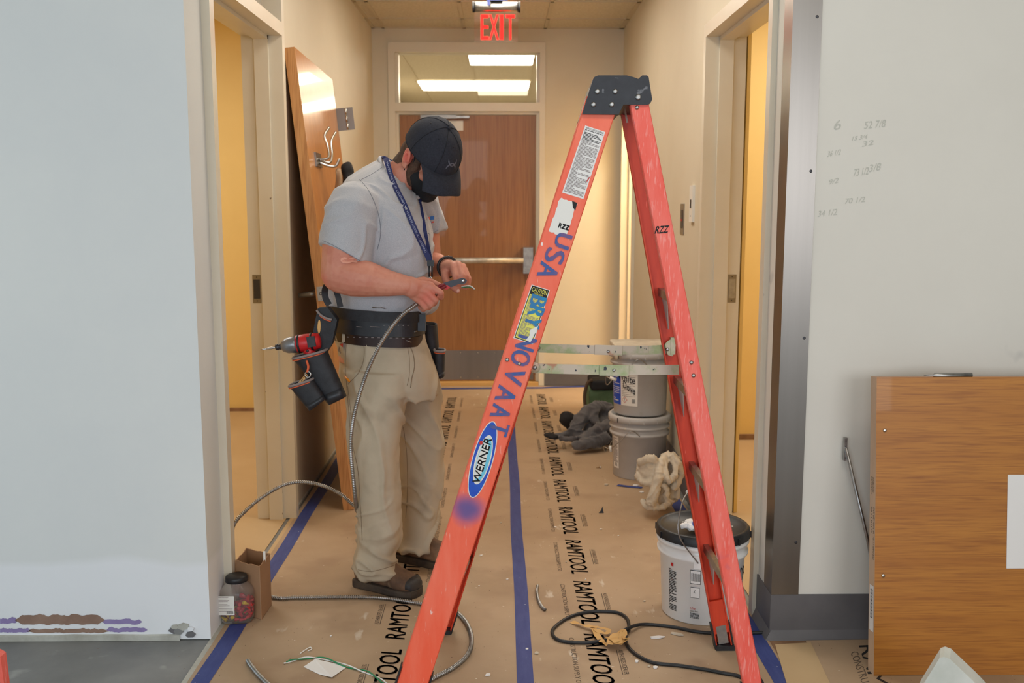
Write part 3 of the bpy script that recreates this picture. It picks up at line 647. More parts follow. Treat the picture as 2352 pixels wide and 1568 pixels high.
# ---------------------------------------------------------------- golden panel lying on its edge by the right wall
t = thing('wood_panel', 'golden oak door slab standing on its long edge against the right wall', 'door panel', (2.2, 2.88, 0))
pb = V((G(2007, 1555).x, 2.835, .0)); tilt = R(6.0); pw = V((0, sin(tilt), cos(tilt))); pn = V((0, cos(tilt), -sin(tilt))); ph = .905
TT = .046
zoff = V((0, 0, TT*sin(tilt)))
def PN(x, n, h): return pb+zoff+V((x, 0, 0))+pn*n+pw*h
b = MB(); L_ = 2.1
b.add([PN(x, n, h) for h in (0, ph) for x in (0, L_) for n in (0, TT)], [(0, 4, 6, 2), (1, 3, 7, 5), (4, 5, 7, 6), (0, 2, 3, 1), (2, 6, 7, 3)], 'wood_panel')
b.add([PN(0, n, h) for h in (0, ph) for n in (0, TT)], [(0, 2, 3, 1)], 'wood_panel_edge'); b.build('slab', parent=t)
b = MB(); 
e0 = .0005
def edge_text(s_, n0, h0, n1, h1, m='ink'): b.text(s_, PN(-e0, n0, h1), pw*(h0-h1), pn*(n1-n0), m)
edge_text('DOORCO 2301', .012, .555, .024, .60); edge_text('PROJECT', .026, .545, .034, .60)
edge_text('374 x 3 6113.10', .024, .43, .034, .51); edge_text('OAK ME1 WHT IM', .006, .43, .016, .51); edge_text('10 11/06/1972', .008, .35, .016, .42)
b.build('edge_lettering', parent=t); b = MB()
b.add([PN(-e0, n, h) for h in (.13, .27) for n in (.006, .038)], [(0, 2, 3, 1)], 'paperwhite')
for k in range(26):
    h = .17+k*.0035; b.add([PN(-2*e0, n, hh) for hh in (h, h+(.001 if k % 3 else .0022)) for n in (.012, .030)], [(0, 2, 3, 1)], 'ink2')
b.build('barcode_label', parent=t)
for h in (.745, .305):
    b = MB(); b.lathe([(.006, 0), (.005, .003), (.002, .0035)], PN(P(2033, 1045, 2.9).x-pb.x, 0, h), 'chrome', 12, -pn); b.build('bolt_head', parent=t)
b = MB(); x0 = P(2318, 1200, 2.87).x-pb.x; h0 = .325; h1 = .61
b.prism([PN(x0, -.001, h0), PN(x0+.22, -.001, h0), PN(x0+.22, -.001, h1), PN(x0, -.001, h1)], -pn*.0006, 'paperwhite'); b.build('paper_sheet', keep=True, label='blank white paper sheet taped to the golden panel at the right edge', cat='paper')
b = MB(); c0 = PN(0, TT/2, ph); xa = P(2118, 868, 2.95).x; xb = P(2227, 868, 2.95).x; z = c0.z+.006
b.lathe([(.001, 0), (.0025, .02), (.0025, .026), (.008, .034), (.008, xb-xa), (.006, xb-xa)], (xa, c0.y-.014, z), 'zinc', 16, (1, 0, 0)); b.build('metal_rod', label='short metal rod with a thin tip lying on top of the golden panel', cat='metal rod')
# door closer arm leaning on the wall
t = thing('closer_arm', 'thin metal closer arm with a drilled plate leaning behind the golden panel', 'metal arm', (P(1990, 1225, 3.07).x, 3.06, 0))
b = MB(); a_ = P(1943, 1028, 3.085); c_ = P(1992, 1235, 3.075); d_ = c_+(c_-a_)*1.0; d_.z = .0; b.tube([a_, c_, d_], .0055, 'zinc', 10); b.build('rod', parent=t)
b = MB(); a_ = P(1937, 1057, 3.09); c_ = P(1946, 1005, 3.09); b.box((a_.x, 3.086, a_.z), (c_.x, 3.100, c_.z), 'zinc')
for k in range(4): b.lathe([(.002, 0), (.001, .001)], ((a_.x+c_.x)/2, 3.086, a_.z+(k+.5)*(c_.z-a_.z)/4), 'dkmetal', 8, (0, -1, 0))
b.build('plate', parent=t)
# white painted offcut in the right foreground, coral board sliver at the far left
b = MB(); FY = 2.42; b.prism([P(2040, 1735, FY), P(2112, 1585, FY), P(2148, 1527, FY), P(2158, 1511, FY), P(2168, 1508, FY), P(2182, 1513, FY), P(2240, 1568, FY), P(2400, 1735, FY)], (.03, .06, 0), 'whitepaint')
b.build('painted_offcut', label='pointed white painted board offcut standing in front of the golden panel', cat='board')
b = MB(); FY = 2.55; z0 = P(0, 1690, FY).z; b.prism([P(-30, 1690, FY), P(20, 1690, FY), P(9, 1570, FY), P(1, 1508, FY), P(-14, 1500, FY), P(-30, 1508, FY)], (0, .03, 0), 'orange_r'); 
b.build('coral_board', label='coral red board corner just inside the lower left edge', cat='board')

# ---------------------------------------------------------------- pails
def ring_text(b, t_, c, r, az0, az1, z0, z1, m): b.text(t_, None, None, None, m, fn=lambda u, v: V((c[0]+r*cos(az0+(az1-az0)*u), c[1]+r*sin(az0+(az1-az0)*u), z0+(z1-z0)*v)))
def patch(b, c, rf, az0, az1, z0, z1, m, n=12):
    vs = []
    for i in range(n+1):
        a = az0+(az1-az0)*i/n
        for z in (z0, z1): vs.append(V((c[0]+rf(z)*cos(a), c[1]+rf(z)*sin(a), z)))
    b.add(vs, [(2*i, 2*i+2, 2*i+3, 2*i+1) for i in range(n)], m, True)
def lines(b, c, rf, az0, az1, z0, z1, n, m, seed=1, fill=.55):
    rr = random.Random(seed)
    for i in range(n):
        z = z1-(z1-z0)*(i+.5)/n; h = (z1-z0)/n*fill/2; a = az0
        while a < az1-.005:
            e = min(a+(az1-az0)*(.06+.3*rr.random()), az1 if rr.random() < .8 else az0+(az1-az0)*.8)
            if e <= a: break
            patch(b, c, rf, a, e, z-h, z+h, m, 3); a = e+(az1-az0)*.03
            if rr.random() < .08: break
# white pail with black lid
wc = P(1612, 1300, 3.34); wc = V((wc.x, 3.34, 0)); WB, WT, WH = .136, .150, .30
t = thing('white_pail', 'white plastic pail with printed label and black lid beside the orange ladder', 'pail', wc)
rf = lambda z: WB+(WT-WB)*z/WH+.0008
b = MB(); b.lathe([(.01, .004), (WB-.006, .0), (WB, .006), (WT-.004, .222), (WT+.006, .228), (WT+.007, .236), (WT-.001, .242), (WT, .262), (WT+.009, .266), (WT+.009, .278), (WT, .282), (WT-.001, .296), (.01, .296)], wc, 'white_pail', 72)
az = lambda d: R(d)
lines(b, wc, rf, az(-152), az(-138), .035, .185, 26, 'ink2', 3)
a0, a1 = az(-117), az(-103); patch(b, wc, lambda z: rf(z)+.0003, a0, a1, .150, .199, 'ink2'); patch(b, wc, lambda z: rf(z)+.0006, a0+.01, a1-.01, .152, .197, 'white_pail')
for k in range(16): patch(b, wc, lambda z: rf(z)+.001, a0+.03+k*.0128, a0+.03+k*.0128+(.004 if k % 3 else .008), .16, .188, 'ink2', 2)
patch(b, wc, lambda z: rf(z)+.0003, a0+.01, a1-.02, .100, .138, 'ink2'); patch(b, wc, lambda z: rf(z)+.0006, a0+.015, a1-.025, .1015, .1365, 'white_pail')
ring_text(b, '2', wc, rf(.12)+.001, a0+.08, a0+.13, .118, .133, 'ink2'); lines(b, wc, lambda z: rf(z)+.0004, a0+.04, a1-.05, .104, .116, 3, 'ink2', 9)
ring_text(b, 'ProFiver', wc, rf(.06)+.001, a0+.0, a0+.14, .058, .066, 'red'); ring_text(b, 'Glazing Paste', wc, rf(.05)+.001, a0, a0+.2, .048, .055, 'ink2'); lines(b, wc, rf, a0, a1-.02, .025, .046, 5, 'ink2', 4)
ring_text(b, '5L', wc, rf(.09)+.001, az(-83), az(-70), .075, .14, 'ink2'); ring_text(b, 'Net Wt', wc, rf(.03)+.001, az(-84), az(-72), .03, .04, 'ink2'); lines(b, wc, rf, az(-84), az(-66), .012, .028, 3, 'ink2', 6)
ring_text(b, 'OP', wc, rf(.2)+.001, az(-42), az(-25), .14, .19, 'ink2'); 
patch(b, wc, lambda z: rf(z)+.0004, az(-147), az(-143), .195, .207, 'red')
b.build('body', parent=t)
b = MB(); b.box((-.014, -.006, -.022), (.014, .008, .022), 'white_pail', Matrix.Translation(V((wc.x-.044, wc.y-.150, .232))) @ Matrix.Rotation(R(-18), 4, 'Z')); b.build('handle_ear', parent=t)
b = MB(); b.lathe([(.01, .303), (WT-.012, .303), (WT-.006, .315), (WT+.004, .318), (WT+.010, .312), (WT+.012, .285), (WT+.009, .283), (WT+.007, .300)][:6]+[(WT+.012, .284), (WT+.004, .284)], wc, 'black', 72)
b2 = MB(); r2 = random.Random(3)
for i in range(5): a = r2.random()*6.28; rr = .03+.09*r2.random(); b.prism([V((wc.x+rr*cos(a)+.004*cos(q), wc.y+rr*sin(a)+.004*sin(q), .3035)) for q in (0, 1.5, 3, 4.5)], (0, 0, .0008), 'white')
for k in range(10): b.box((-.003, -.002, -.012), (.003, .003, .010), 'black', Matrix.Translation(V((wc.x, wc.y, .296))) @ Matrix.Rotation(k*.628, 4, 'Z') @ Matrix.Translation(V((0, WT+.013, 0))))
lid = b.build('lid', parent=t)
ear = V((wc.x-.046, wc.y-.158, .232)); top = P(1581, 1127, wc.y-.07); back = V((wc.x+.05, wc.y+.157, .235))
b = MB(); pth = spline([ear, P(1560, 1230, wc.y-.16), P(1563, 1170, wc.y-.13), top+V((-.006, -.012, -.004)), top+V((.05, .05, .02)), V((wc.x+.05, wc.y+.10, .40)), back+V((0, .01, .07)), back], 8); b.tube(pth, .0022, 'zinc', 8); b.build('bail', parent=t)
b = MB(); b.tube([top+V((-.004, -.008, -.004)), top+V((.044, .044, .018))], .008, 'white', 12); b.build('grip', parent=t)
# rubbish on the lid
b = MB(); cc = P(1578, 1197, wc.y-.02); r2 = random.Random(5)
for i in range(9): b.ell(V((wc.x-.082+.055*r2.random(), wc.y-.055+.05*r2.random(), .318+.012*r2.random())), V((.012+.012*r2.random(), .004, 0)), V((0, .012+.008*r2.random(), .003)), V((.002, 0, .010)), 'paperwhite', 10, 6)
rm_obj(b, .003, 'crumpled_tissue', 'paperwhite', smooth=1, disp=lambda p: .006*noise.noise(p*90)+.003*noise.noise(p*200), label='crumpled white tissue on the black pail lid', cat='tissue')
bc = V((wc.x-.040, wc.y-.070, .338)); bd = V((.62, .75, .0)).normalized(); t = thing('water_bottle', 'clear plastic bottle with blue cap lying on the black pail lid', 'bottle', (bc.x, bc.y, .305))
b = MB(); b.lathe([(.010, .014), (.011, .02), (.014, .03), (.027, .055), (.029, .07), (.027, .09), (.029, .11), (.028, .16), (.022, .168), (.001, .165)], bc, 'clear', 28, bd); b.build('body', parent=t)
b = MB(); b.lathe([(.001, 0), (.0125, .0), (.0138, .003), (.0138, .016), (.001, .016)], bc, mat('cap_blue', (20, 96, 190), .35), 24, bd); b.build('cap', parent=t)
# grey pails
def grey_pail(z0, label, kind):
    c = V((.742, 5.135, z0)); t = thing('grey_pail', label, 'pail', c, group='stacked grey pails')
    rf = lambda z: .136+(z-z0)/.34*.012+.001
    b = MB(); b.lathe([(.01, .004), (.132, 0), (.136, .006), (.144, .225), (.156, .228), (.157, .240), (.146, .246), (.147, .262), (.158, .266), (.158, .276), (.147, .28), (.148, .315), (.01, .315)], c, 'grey_pail', 64)
    if kind == 0:
        patch(b, c, rf, az(-168), az(-146), z0+.05, z0+.22, 'white'); lines(b, c, lambda z: rf(z)+.0006, az(-166), az(-149), z0+.08, z0+.21, 22, 'greytrim', 12)
        for k in range(6): patch(b, c, lambda z: rf(z)+.0008, az(-158)+k*.018, az(-158)+k*.018+.009, z0+.06, z0+.078, 'ink2', 2)
    else:
        patch(b, c, rf, az(-176), az(-142), z0+.055, z0+.225, 'blue'); patch(b, c, lambda z: rf(z)+.0003, az(-142), az(-103), z0+.055, z0+.225, 'white')
        lines(b, c, lambda z: rf(z)+.0006, az(-172), az(-146), z0+.10, z0+.17, 7, 'white', 21, .3); lines(b, c, lambda z: rf(z)+.0006, az(-170), az(-145), z0+.07, z0+.09, 2, 'white', 22)
        lines(b, c, lambda z: rf(z)+.0006, az(-139), az(-108), z0+.10, z0+.21, 12, 'greytrim', 14, .25)
        q = az(-132); 
        for (h, m_) in ((.017, 'red'), (.0145, 'white')):
            vs = [V((c.x+(rf(z0+.085)+.001+(.017-h)*.1)*cos(a), c.y+(rf(z0+.085)+.001+(.017-h)*.1)*sin(a), z0+.085+z_)) for a, z_ in ((q-h/.145, 0), (q, -h), (q+h/.145, 0), (q, h))]; b.add(vs, [(0, 1, 2, 3)], m_)
        ring_text(b, '!', c, rf(z0+.08)+.003, q-.01, q+.015, z0+.077, z0+.095, 'ink2')
        for k in range(9): patch(b, c, lambda z: rf(z)+.0008, az(-115)+k*.014, az(-115)+k*.014+(.005 if k % 2 else .009), z0+.07, z0+.092, 'ink2', 2)
        fnn = lambda a0, a1, z0_, z1_, sl: (lambda u, v: V((c.x+(rf(z0+.15)+.003)*cos(a0+(a1-a0)*u), c.y+(rf(z0+.15)+.003)*sin(a0+(a1-a0)*u), z0+z0_+(z1_-z0_)*v-sl*u)))
        for dz_ in (0, .0012): b.text('White', None, None, None, 'handgrey', fn=fnn(az(-150), az(-108), .19+dz_, .225+dz_, .02)); b.text('Dove', None, None, None, 'handgrey', fn=fnn(az(-135), az(-108), .15+dz_, .187+dz_, .035))
    b.build('body', parent=t)
    b = MB(); b.lathe([(.01, .317), (.142, .317), (.146, .332), (.155, .334), (.163, .326), (.164, .300), (.157, .298), (.150, .315)][:6]+[(.150, .299)], c, 'grey_pail', 64)
    for k in range(14): b.box((-.002, -.001, -.012), (.002, .002, .012), 'dkmetal' if k % 5 == 0 else 'grey_pail', Matrix.Translation(V((c.x, c.y, z0+.312))) @ Matrix.Rotation(k*.449, 4, 'Z') @ Matrix.Translation(V((0, .163, 0))))
    b.build('lid', parent=t)
    return c, t
c, t = grey_pail(0, 'lower grey pail standing on the floor by the right corridor wall', 0)
e1 = c+V((-.02, -.162, .24)); g1 = P(1402, 1030, 4.99)
b = MB(); b.tube(spline([e1, P(1450, 990, 4.965), P(1425, 1012, 4.97), g1, g1+V((-.03, .05, .0)), c+V((-.17, .02, .12)), c+V((-.10, .165, .17)), c+V((.02, .16, .24))], 8), .0022, 'zinc', 8); b.build('bail', parent=t)
b = MB(); b.tube([g1+V((-.002, 0, .014)), g1+V((.002, 0, -.016))], .007, 'white', 10); b.build('grip', parent=t)
c, t = grey_pail(.336, 'upper grey pail with White Dove handwriting, on top of the stack', 1)
e1 = c+V((.04, -.158, .24)); g1 = P(1408, 869, 4.975)
b = MB(); b.tube(spline([e1, P(1468, 825, 4.965), P(1440, 850, 4.97), g1, g1+V((-.03, .05, 0)), c+V((-.17, .02, .14)), c+V((-.10, .165, .17)), c+V((.02, .16, .24))], 8), .0022, 'zinc', 8); b.build('bail', parent=t)
b = MB(); b.tube([g1+V((-.016, 0, .006)), g1+V((.016, 0, -.008))], .008, 'white', 10); b.build('grip', parent=t)
# folded white cloth over the upper lid
b = MB(); z = .336+.342
b.box((c.x-.150, c.y-.145, z+.0), (c.x+.150, c.y+.13, z+.026), 'cloth')
b.ell(V((c.x-.145, c.y-.15, z-.012)), V((.012, 0, 0)), V((0, .03, 0)), V((0, 0, .035)), 'cloth'); b.ell(V((c.x+.12, c.y-.16, z-.008)), V((.012, 0, 0)), V((0, .012, 0)), V((0, 0, .03)), 'cloth')
rm_obj(b, .006, 'folded_cloth', 'cloth', smooth=5, disp=lambda p: .006*noise.noise(p*14)+.003*noise.noise(p*45), label='folded white cloth lying on top of the upper grey pail', cat='cloth')

# ---------------------------------------------------------------- cloth heaps, bag
def fold(amp, f, sd, sharp=1.0, dirv=(1, 1, 1)):
    def fn(p):
        q = V((p.x*dirv[0], p.y*dirv[1], p.z*dirv[2]))*f+V((sd, sd*2, 0))
        q2 = q+V((noise.noise(q*.6), noise.noise(q*.6+V((5, 0, 0))), 0))*1.2
        a = 1-abs(noise.noise(q2))*2.2
        return amp*(a-.4)+amp*.35*noise.noise(q*2.7)
    return fn
r2 = random.Random(11)
b = MB()
def e_(px, py, Y, rx, rz, ry=None, tiltx=0): b.ell(P(px, py, Y), V((rx, 0, tiltx)), V((0, ry or rx*.8, 0)), V((-tiltx, 0, rz)), 'cloth', 20, 12)
def roll(px, Y, r0, r1, fl=.8):   # a soft fold: tapered tube through photo points, Y may vary along it
    n = len(px); pts = spline([P(q[0], q[1], Y+(q[2] if len(q) > 2 else 0)) for q in px], 8); k = len(pts)
    b.tube(pts, r0, 'cloth', 14, radii=[(r0+(r1-r0)*i/(k-1))*(1+.22*noise.noise(V((i*.35, r0*90, Y)))) for i in range(k)])
e_(1491, 1080, 4.46, .062, .068, .07); e_(1545, 1075, 4.50, .045, .075, .06); e_(1530, 1130, 4.50, .062, .062, .07)
roll([(1537, 1046), (1518, 1062, -.05), (1512, 1095, -.08), (1503, 1130, -.09), (1494, 1158, -.09)], 4.46, .022, .026)
roll([(1540, 1048, -.02), (1556, 1062, -.05), (1564, 1085, -.04), (1556, 1108, -.04), (1545, 1125, -.05)], 4.46, .022, .016)
roll([(1527, 1055, -.04), (1530, 1085, -.08), (1538, 1104, -.09), (1549, 1092, -.08), (1550, 1070, -.06), (1542, 1056, -.04)], 4.46, .014, .013)
roll([(1476, 1150, -.05), (1483, 1160, -.08), (1500, 1166, -.09), (1524, 1163, -.08), (1536, 1150, -.06)], 4.46, .012, .014)
roll([(1470, 1066, -.02), (1482, 1054, -.05), (1500, 1052, -.06), (1512, 1064, -.05)], 4.46, .018, .015)
roll([(1462, 1088, -.02), (1474, 1106, -.05), (1492, 1108, -.07), (1506, 1098, -.07)], 4.46, .016, .013)
roll([(1520, 1110, -.06), (1532, 1125, -.07), (1530, 1145, -.07), (1545, 1152, -.05)], 4.46, .016, .012)
roll([(1546, 1112, -.05), (1558, 1125, -.04), (1552, 1145, -.04)], 4.48, .015, .012)
def crease(amp, f, sd):
    def fn(p):
        q = p*f+V((sd, 0, 0)); w_ = V((noise.noise(q*.7), noise.noise(q*.7+V((7, 0, 0))), noise.noise(q*.7+V((0, 7, 0)))))*1.5; q = q+w_
        return amp*(1.1*max(0, 1-abs(noise.noise(V((q.x, q.y, q.z*.35))))*5)**1.3-.3+.5*noise.noise(q*1.2)+.12*noise.noise(q*4))
    return fn
rm_obj(b, .0045, 'drop_cloth', 'cloth', smooth=2, disp=crease(.006, 20, 3), label='crumpled off-white drop cloth heap beside the grey pails', cat='cloth')
b = MB()
e_(1375, 985, 5.85, .10, .09, .10); e_(1340, 1005, 5.75, .09, .04, .08)
roll([(1410, 945, .05), (1372, 935, 0), (1345, 950, -.05), (1330, 980, -.1), (1312, 1002, -.12)], 5.85, .040, .028)
roll([(1330, 960, .05), (1318, 985, 0), (1295, 998, -.05), (1268, 1003, -.08)], 5.75, .034, .016)
roll([(1400, 975, -.1), (1372, 985, -.14), (1350, 1002, -.16), (1330, 1008, -.18)], 5.8, .034, .022)
roll([(1395, 1005, -.12), (1365, 1015, -.18), (1345, 1018, -.2), (1316, 1026, -.22)], 5.78, .040, .026)
roll([(1365, 940, 0), (1368, 965, -.06), (1385, 990, -.1), (1402, 1000, -.1)], 5.82, .026, .022)
roll([(1285, 1003, -.04), (1300, 1010, -.07), (1325, 1008, -.08)], 5.7, .014, .016)
jk = rm_obj(b, .0075, 'grey_jacket', 'greycloth', smooth=2, disp=crease(.010, 12, 7), label='crumpled dark grey fleece jacket on the floor left of the grey pails', cat='jacket')
b = MB(); e_(1262, 1000, 5.66, .035, .016, .03); e_(1270, 1003, 5.64, .03, .012, .03)
rm_obj(b, .006, 'jacket_cuff', 'blackcloth', parent=jk, smooth=3, disp=fold(.005, 20, 9))
b = MB(); e_(1303, 962, 6.12, .05, .05, .05); e_(1318, 978, 6.12, .05, .045, .04)
rm_obj(b, .006, 'knit_hat', 'blackcloth', smooth=3, disp=fold(.006, 16, 2), label='black knit cap beside the crumpled grey jacket', cat='hat')
t = thing('green_bag', 'dark green cloth bag with brown edges standing behind the grey pails', 'bag', (P(1385, 940, 6.4).x, 6.45, 0))
x0 = P(1346, 900, 6.3).x; b = MB(); b.box((x0+.02, 6.3, .012), (x0+.30, 6.55, .235), 'green'); rm_obj(b, .008, 'body', 'green', parent=t, smooth=8, disp=fold(.006, 8, 4))
b = MB(); b.box((x0+.03, 6.28, .235), (x0+.3, 6.55, .295), 'blackcloth'); rm_obj(b, .008, 'flap', 'blackcloth', parent=t, smooth=8, disp=fold(.006, 8, 4))
b = MB(); b.tube(spline([V((x0+.0, 6.29, .004)), V((x0-.002, 6.29, .09)), V((x0-.01, 6.29, .2)), V((x0+.01, 6.29, .28)), V((x0+.04, 6.29, .30))], 6), .011, 'brownstrap', 10); b.build('side_strap', parent=t)

# ---------------------------------------------------------------- jar of connectors, box
jc = G(541, 1437); jc = V((jc.x-.004, jc.y+.05, .002)); t = thing('connector_jar', 'clear plastic jar with black lid full of red and yellow wire connectors', 'jar', jc)
b = MB(); JR = .056
prof = [(.001, .003), (.050, .001), (.056, .008), (.0565, .05), (.057, .095), (.054, .112), (.038, .13), (.034, .136), (.034, .145)]
def rrect(r_, h, n=40):
    out = []
    for j in range(n):
        a = 2*pi*j/n; e = 3.2 if r_ > .045 else 2.2
        q = r_/((abs(cos(a))**e+abs(sin(a))**e)**(1/e)); out.append(V((jc.x+q*cos(a), jc.y+q*sin(a)*.85, jc.z+h)))
    return out
b.loft([rrect(r_, h) for r_, h in prof], 'clear', True, caps=False); b.build('body', parent=t)
b = MB(); b.lathe([(.001, .158), (.034, .158), (.037, .155), (.038, .14), (.001, .139)], jc, 'black', 40); b.build('lid', parent=t)
b = MB(); yl = jc.y-JR*.85-.0012
b.prism([V((jc.x-.055, yl, jc.z+.036)), V((jc.x+.002, yl, jc.z+.036)), V((jc.x+.002, yl, jc.z+.103)), V((jc.x-.055, yl, jc.z+.103))], (0, .0006, 0), 'white')
rr = random.Random(4)
for k in range(11):
    z = jc.z+.098-k*.0048
    if k in (4, 7): continue
    b.box((jc.x-.052, yl-.0004, z-.0006), (jc.x-.052+.03+.02*rr.random(), yl, z+.0006), 'greytrim')
for k in range(10): b.box((jc.x-.024+k*.0022, yl-.0004, jc.z+.04), (jc.x-.024+k*.0022+(.0008 if k % 3 else .0014), yl, jc.z+.05), 'ink2')
b.build('label', parent=t)
def cone(m):
    b = MB(); b.lathe([(.001, 0), (.0028, .0), (.0036, .006), (.0058, .014), (.0066, .019), (.0062, .022), (.001, .020)], (0, 0, 0), m, 10); return b
protos = []
for m_, nm in (('red', 'red'), ('yellowp', 'yellow')):
    o = cone(m_).build('wire_connector', keep=True); protos.append(o)
rr = random.Random(8); cnt = 0
pts = []
tries = 0
while len(pts) < 78 and tries < 20000:
    tries += 1
    x = (rr.random()*2-1)*.046; y = (rr.random()*2-1)*.036; z = .010+rr.random()*.078
    if z > .05+.035*(x/.046*.5+.5): continue
    if all((x-a)**2+(y-c_)**2+((z-d)*1.0)**2 > .0112**2 for a, c_, d in pts): pts.append((x, y, z))
for i, (x, y, z) in enumerate(pts):
    k = 1 if (z < .036 and x < 0 and rr.random() < .8) or rr.random() < .05 else 0
    o = protos[k]
    if 'used' in o: o = o.copy(); C.objects.link(o)
    protos[k]['used'] = 1
    o.rotation_euler = (rr.random()*6, rr.random()*6, rr.random()*6)
    m3 = o.rotation_euler.to_matrix(); o.location = jc+V((x, y, z+.0))-m3 @ V((0, 0, .011))
    tag(o, ('yellow' if k else 'red')+' plastic wire connector inside the clear jar', 'wire connector', ('yellow' if k else 'red')+' wire connectors in the jar')
for o in bpy.data.objects:
    if 'used' in o: del o['used']
# cardboard box
A = G(546, 1408); Bq = G(601, 1424); Cq = G(624, 1390); D = A+Cq-Bq
t = thing('cardboard_box', 'open brown cardboard box behind the jar of wire connectors', 'box', (A+Bq+Cq+D)/4)
b = MB(); hgt = .192; cen = (A+Bq+Cq+D)/4
th = .003
for p, q in ((A, Bq), (Bq, Cq), (Cq, D), (D, A)):
    inn = lambda v: v+(cen-v).normalized()*th*1.6
    n = 8; tops = []
    for i in range(n+1): tops.append((p+(q-p)*i/n)+V((0, 0, hgt+.004*noise.noise(V((i*1.3, p.x*30, 0))))))
    outer = [p.copy(), q.copy()]+tops[::-1]; off = (inn(p)-p+inn(q)-q)/2
    b.prism(outer, off, 'card')
b.prism([A, Bq, Cq, D], (0, 0, .003), 'card'); b.build('walls', parent=t)
b = MB(); s0 = Cq+(cen-Cq)*.35+V((0, 0, .01)); s1 = P(607, 1266, (Cq.y+Bq.y)/2); b.tube([s0, s1], .0045, 'white', 10); b.build('plastic_stick', label='white plastic stick standing up inside the cardboard box', cat='stick')

# ---------------------------------------------------------------- small things on the floor
def ribtube(name, path, r, label, pitch=.006, m='zinc', n=10, **k):
    pa = resample(path, pitch/4); radii = [r*(1.0 if i % 4 < 2 else .70) for i in range(len(pa))]
    b = MB(); b.tube(pa, r, m, n, radii=radii); return b.build(name, keep=True, label=label, cat=k.get('cat', 'metal conduit'), group=k.get('group'))
g = lambda pts, z: [G(x, y, z) for x, y in pts]
ribtube('flexible_conduit', spline(g([(1235, 1345), (1233, 1358), (1237, 1378), (1244, 1392), (1252, 1400)], .007), 10), .006, 'short curved metal conduit offcut on the floor right of the centre tape', .004, group=None)
ribtube('flexible_conduit', spline(g([(569, 1517), (580, 1533), (600, 1556), (625, 1578), (660, 1600)], .009), 10), .0075, 'metal conduit end at the bottom edge near the left tape', .005)
b = MB()
cp = spline(g([(1760, 1600), (1705, 1556), (1660, 1545), (1620, 1537), (1560, 1528), (1500, 1521), (1462, 1503), (1441, 1482), (1437, 1462), (1444, 1443), (1441, 1422), (1425, 1409), (1400, 1404), (1350, 1405), (1305, 1418), (1272, 1442), (1270, 1458), (1285, 1470), (1320, 1475), (1365, 1474), (1405, 1465)], .0065), 8)
b.tube(cp, .0058, 'black', 10); cp2 = spline([G(1428, 1451, .012), G(1445, 1441, .017), G(1470, 1434, .010), G(1500, 1434, .0065), G(1550, 1440, .0065), G(1600, 1450, .0065), G(1660, 1454, .0065), G(1760, 1452, .0065)], 8); b.tube(cp2, .0058, 'black', 10)
b.build('black_cable', keep=True, label='looped black rubber cable on the floor paper right of the ladder leg', cat='cable')
def crumple_strip(b, px, w_, m, z=.006, sd=0):
    pts = spline([G(x, y, z+dz_) for x, y, dz_ in px], 6); vs = []
    for i, p in enumerate(pts):
        t_ = (pts[min(i+1, len(pts)-1)]-pts[max(i-1, 0)]).normalized(); nn = V((-t_.y, t_.x, .0))+V((0, 0, 1))*.9*noise.noise(V((i*.35, sd, 0))); nn.normalize(); vs += [p+nn*w_/2, p-nn*w_/2+V((0, 0, 0))]
    for v in vs: v.z = max(v.z, .003)
    b.add(vs, [(2*i, 2*i+1, 2*i+3, 2*i+2) for i in range(len(pts)-1)], m, True)
b = MB(); crumple_strip(b, [(1312, 1427, 0), (1345, 1436, .006), (1375, 1440, .01), (1398, 1446, .012), (1390, 1454, .01), (1365, 1444, .012)], .016, 'tan', sd=1); crumple_strip(b, [(1362, 1438, .006), (1370, 1455, .01), (1385, 1474, .004), (1400, 1478, .006)], .02, 'tan', sd=4)
b.build('tan_tape_scrap', label='twisted tan tape scrap inside the black cable loop', cat='tape')
b = MB(); crumple_strip(b, [(1398, 1462, .01), (1412, 1468, .02), (1420, 1476, .014), (1432, 1455, .022), (1424, 1450, .02), (1402, 1474, .014), (1440, 1468, .016), (1428, 1462, .024)], .026, 'tan', z=.01, sd=7)
b.build('tan_tape_wad', label='crumpled tan tape wad wrapped round the black cable end', cat='tape')
b = MB()
for (ph_, m_) in ((0, 'greenwire'), (pi, 'whitewire')):
    base = spline(g([(655, 1521), (690, 1512), (740, 1511), (800, 1530), (850, 1546), (890, 1572), (930, 1600)], .006), 14)
    b.tube([p+V((.0028*cos(i*.25+ph_), .0028*cos(i*.25+ph_), .0028*sin(i*.25+ph_))) for i, p in enumerate(base)], .0022, m_, 6)
b.build('twisted_wire', label='twisted green and white wire on the floor at the lower left', cat='wire')
b = MB(); pp = [(697, 1531), (724, 1513), (798, 1530), (763, 1555), (735, 1549)]
b.prism([G(x, y, .002+.004*(i % 2)) for i, (x, y) in enumerate(pp)], (0, 0, .0006), 'paperwhite'); b.build('paper_scrap', label='torn white paper scrap under the twisted wire', cat='paper')
b = MB(); b.tube(spline(g([(690, 1500), (698, 1494), (712, 1486), (716, 1490), (708, 1494)], .004), 5), .002, 'white', 6); b.build('wire_tie', label='small white wire tie on the floor above the paper scrap', cat='wire tie')
rr = random.Random(21); n = 0
spots = [(1393, 1113, 12), (1380, 1215, 7), (1508, 1464, 36), (1556, 1457, 34), (1120, 1550, 12), (1462, 1519, 10), (1490, 1530, 9), (1505, 1533, 12), (1700, 1150, 3), (1290, 1195, 6), (1105, 1275, 8), (1210, 1490, 8), (1232, 1500, 12), (1275, 1210, 7), (760, 1460, 6), (1300, 1290, 5), (1420, 1230, 5), (1165, 1330, 6), (1480, 1380, 6), (1345, 1330, 4), (1100, 1345, 5), (1150, 1200, 5), (1460, 1115, 14), (1474, 1130, 10)]
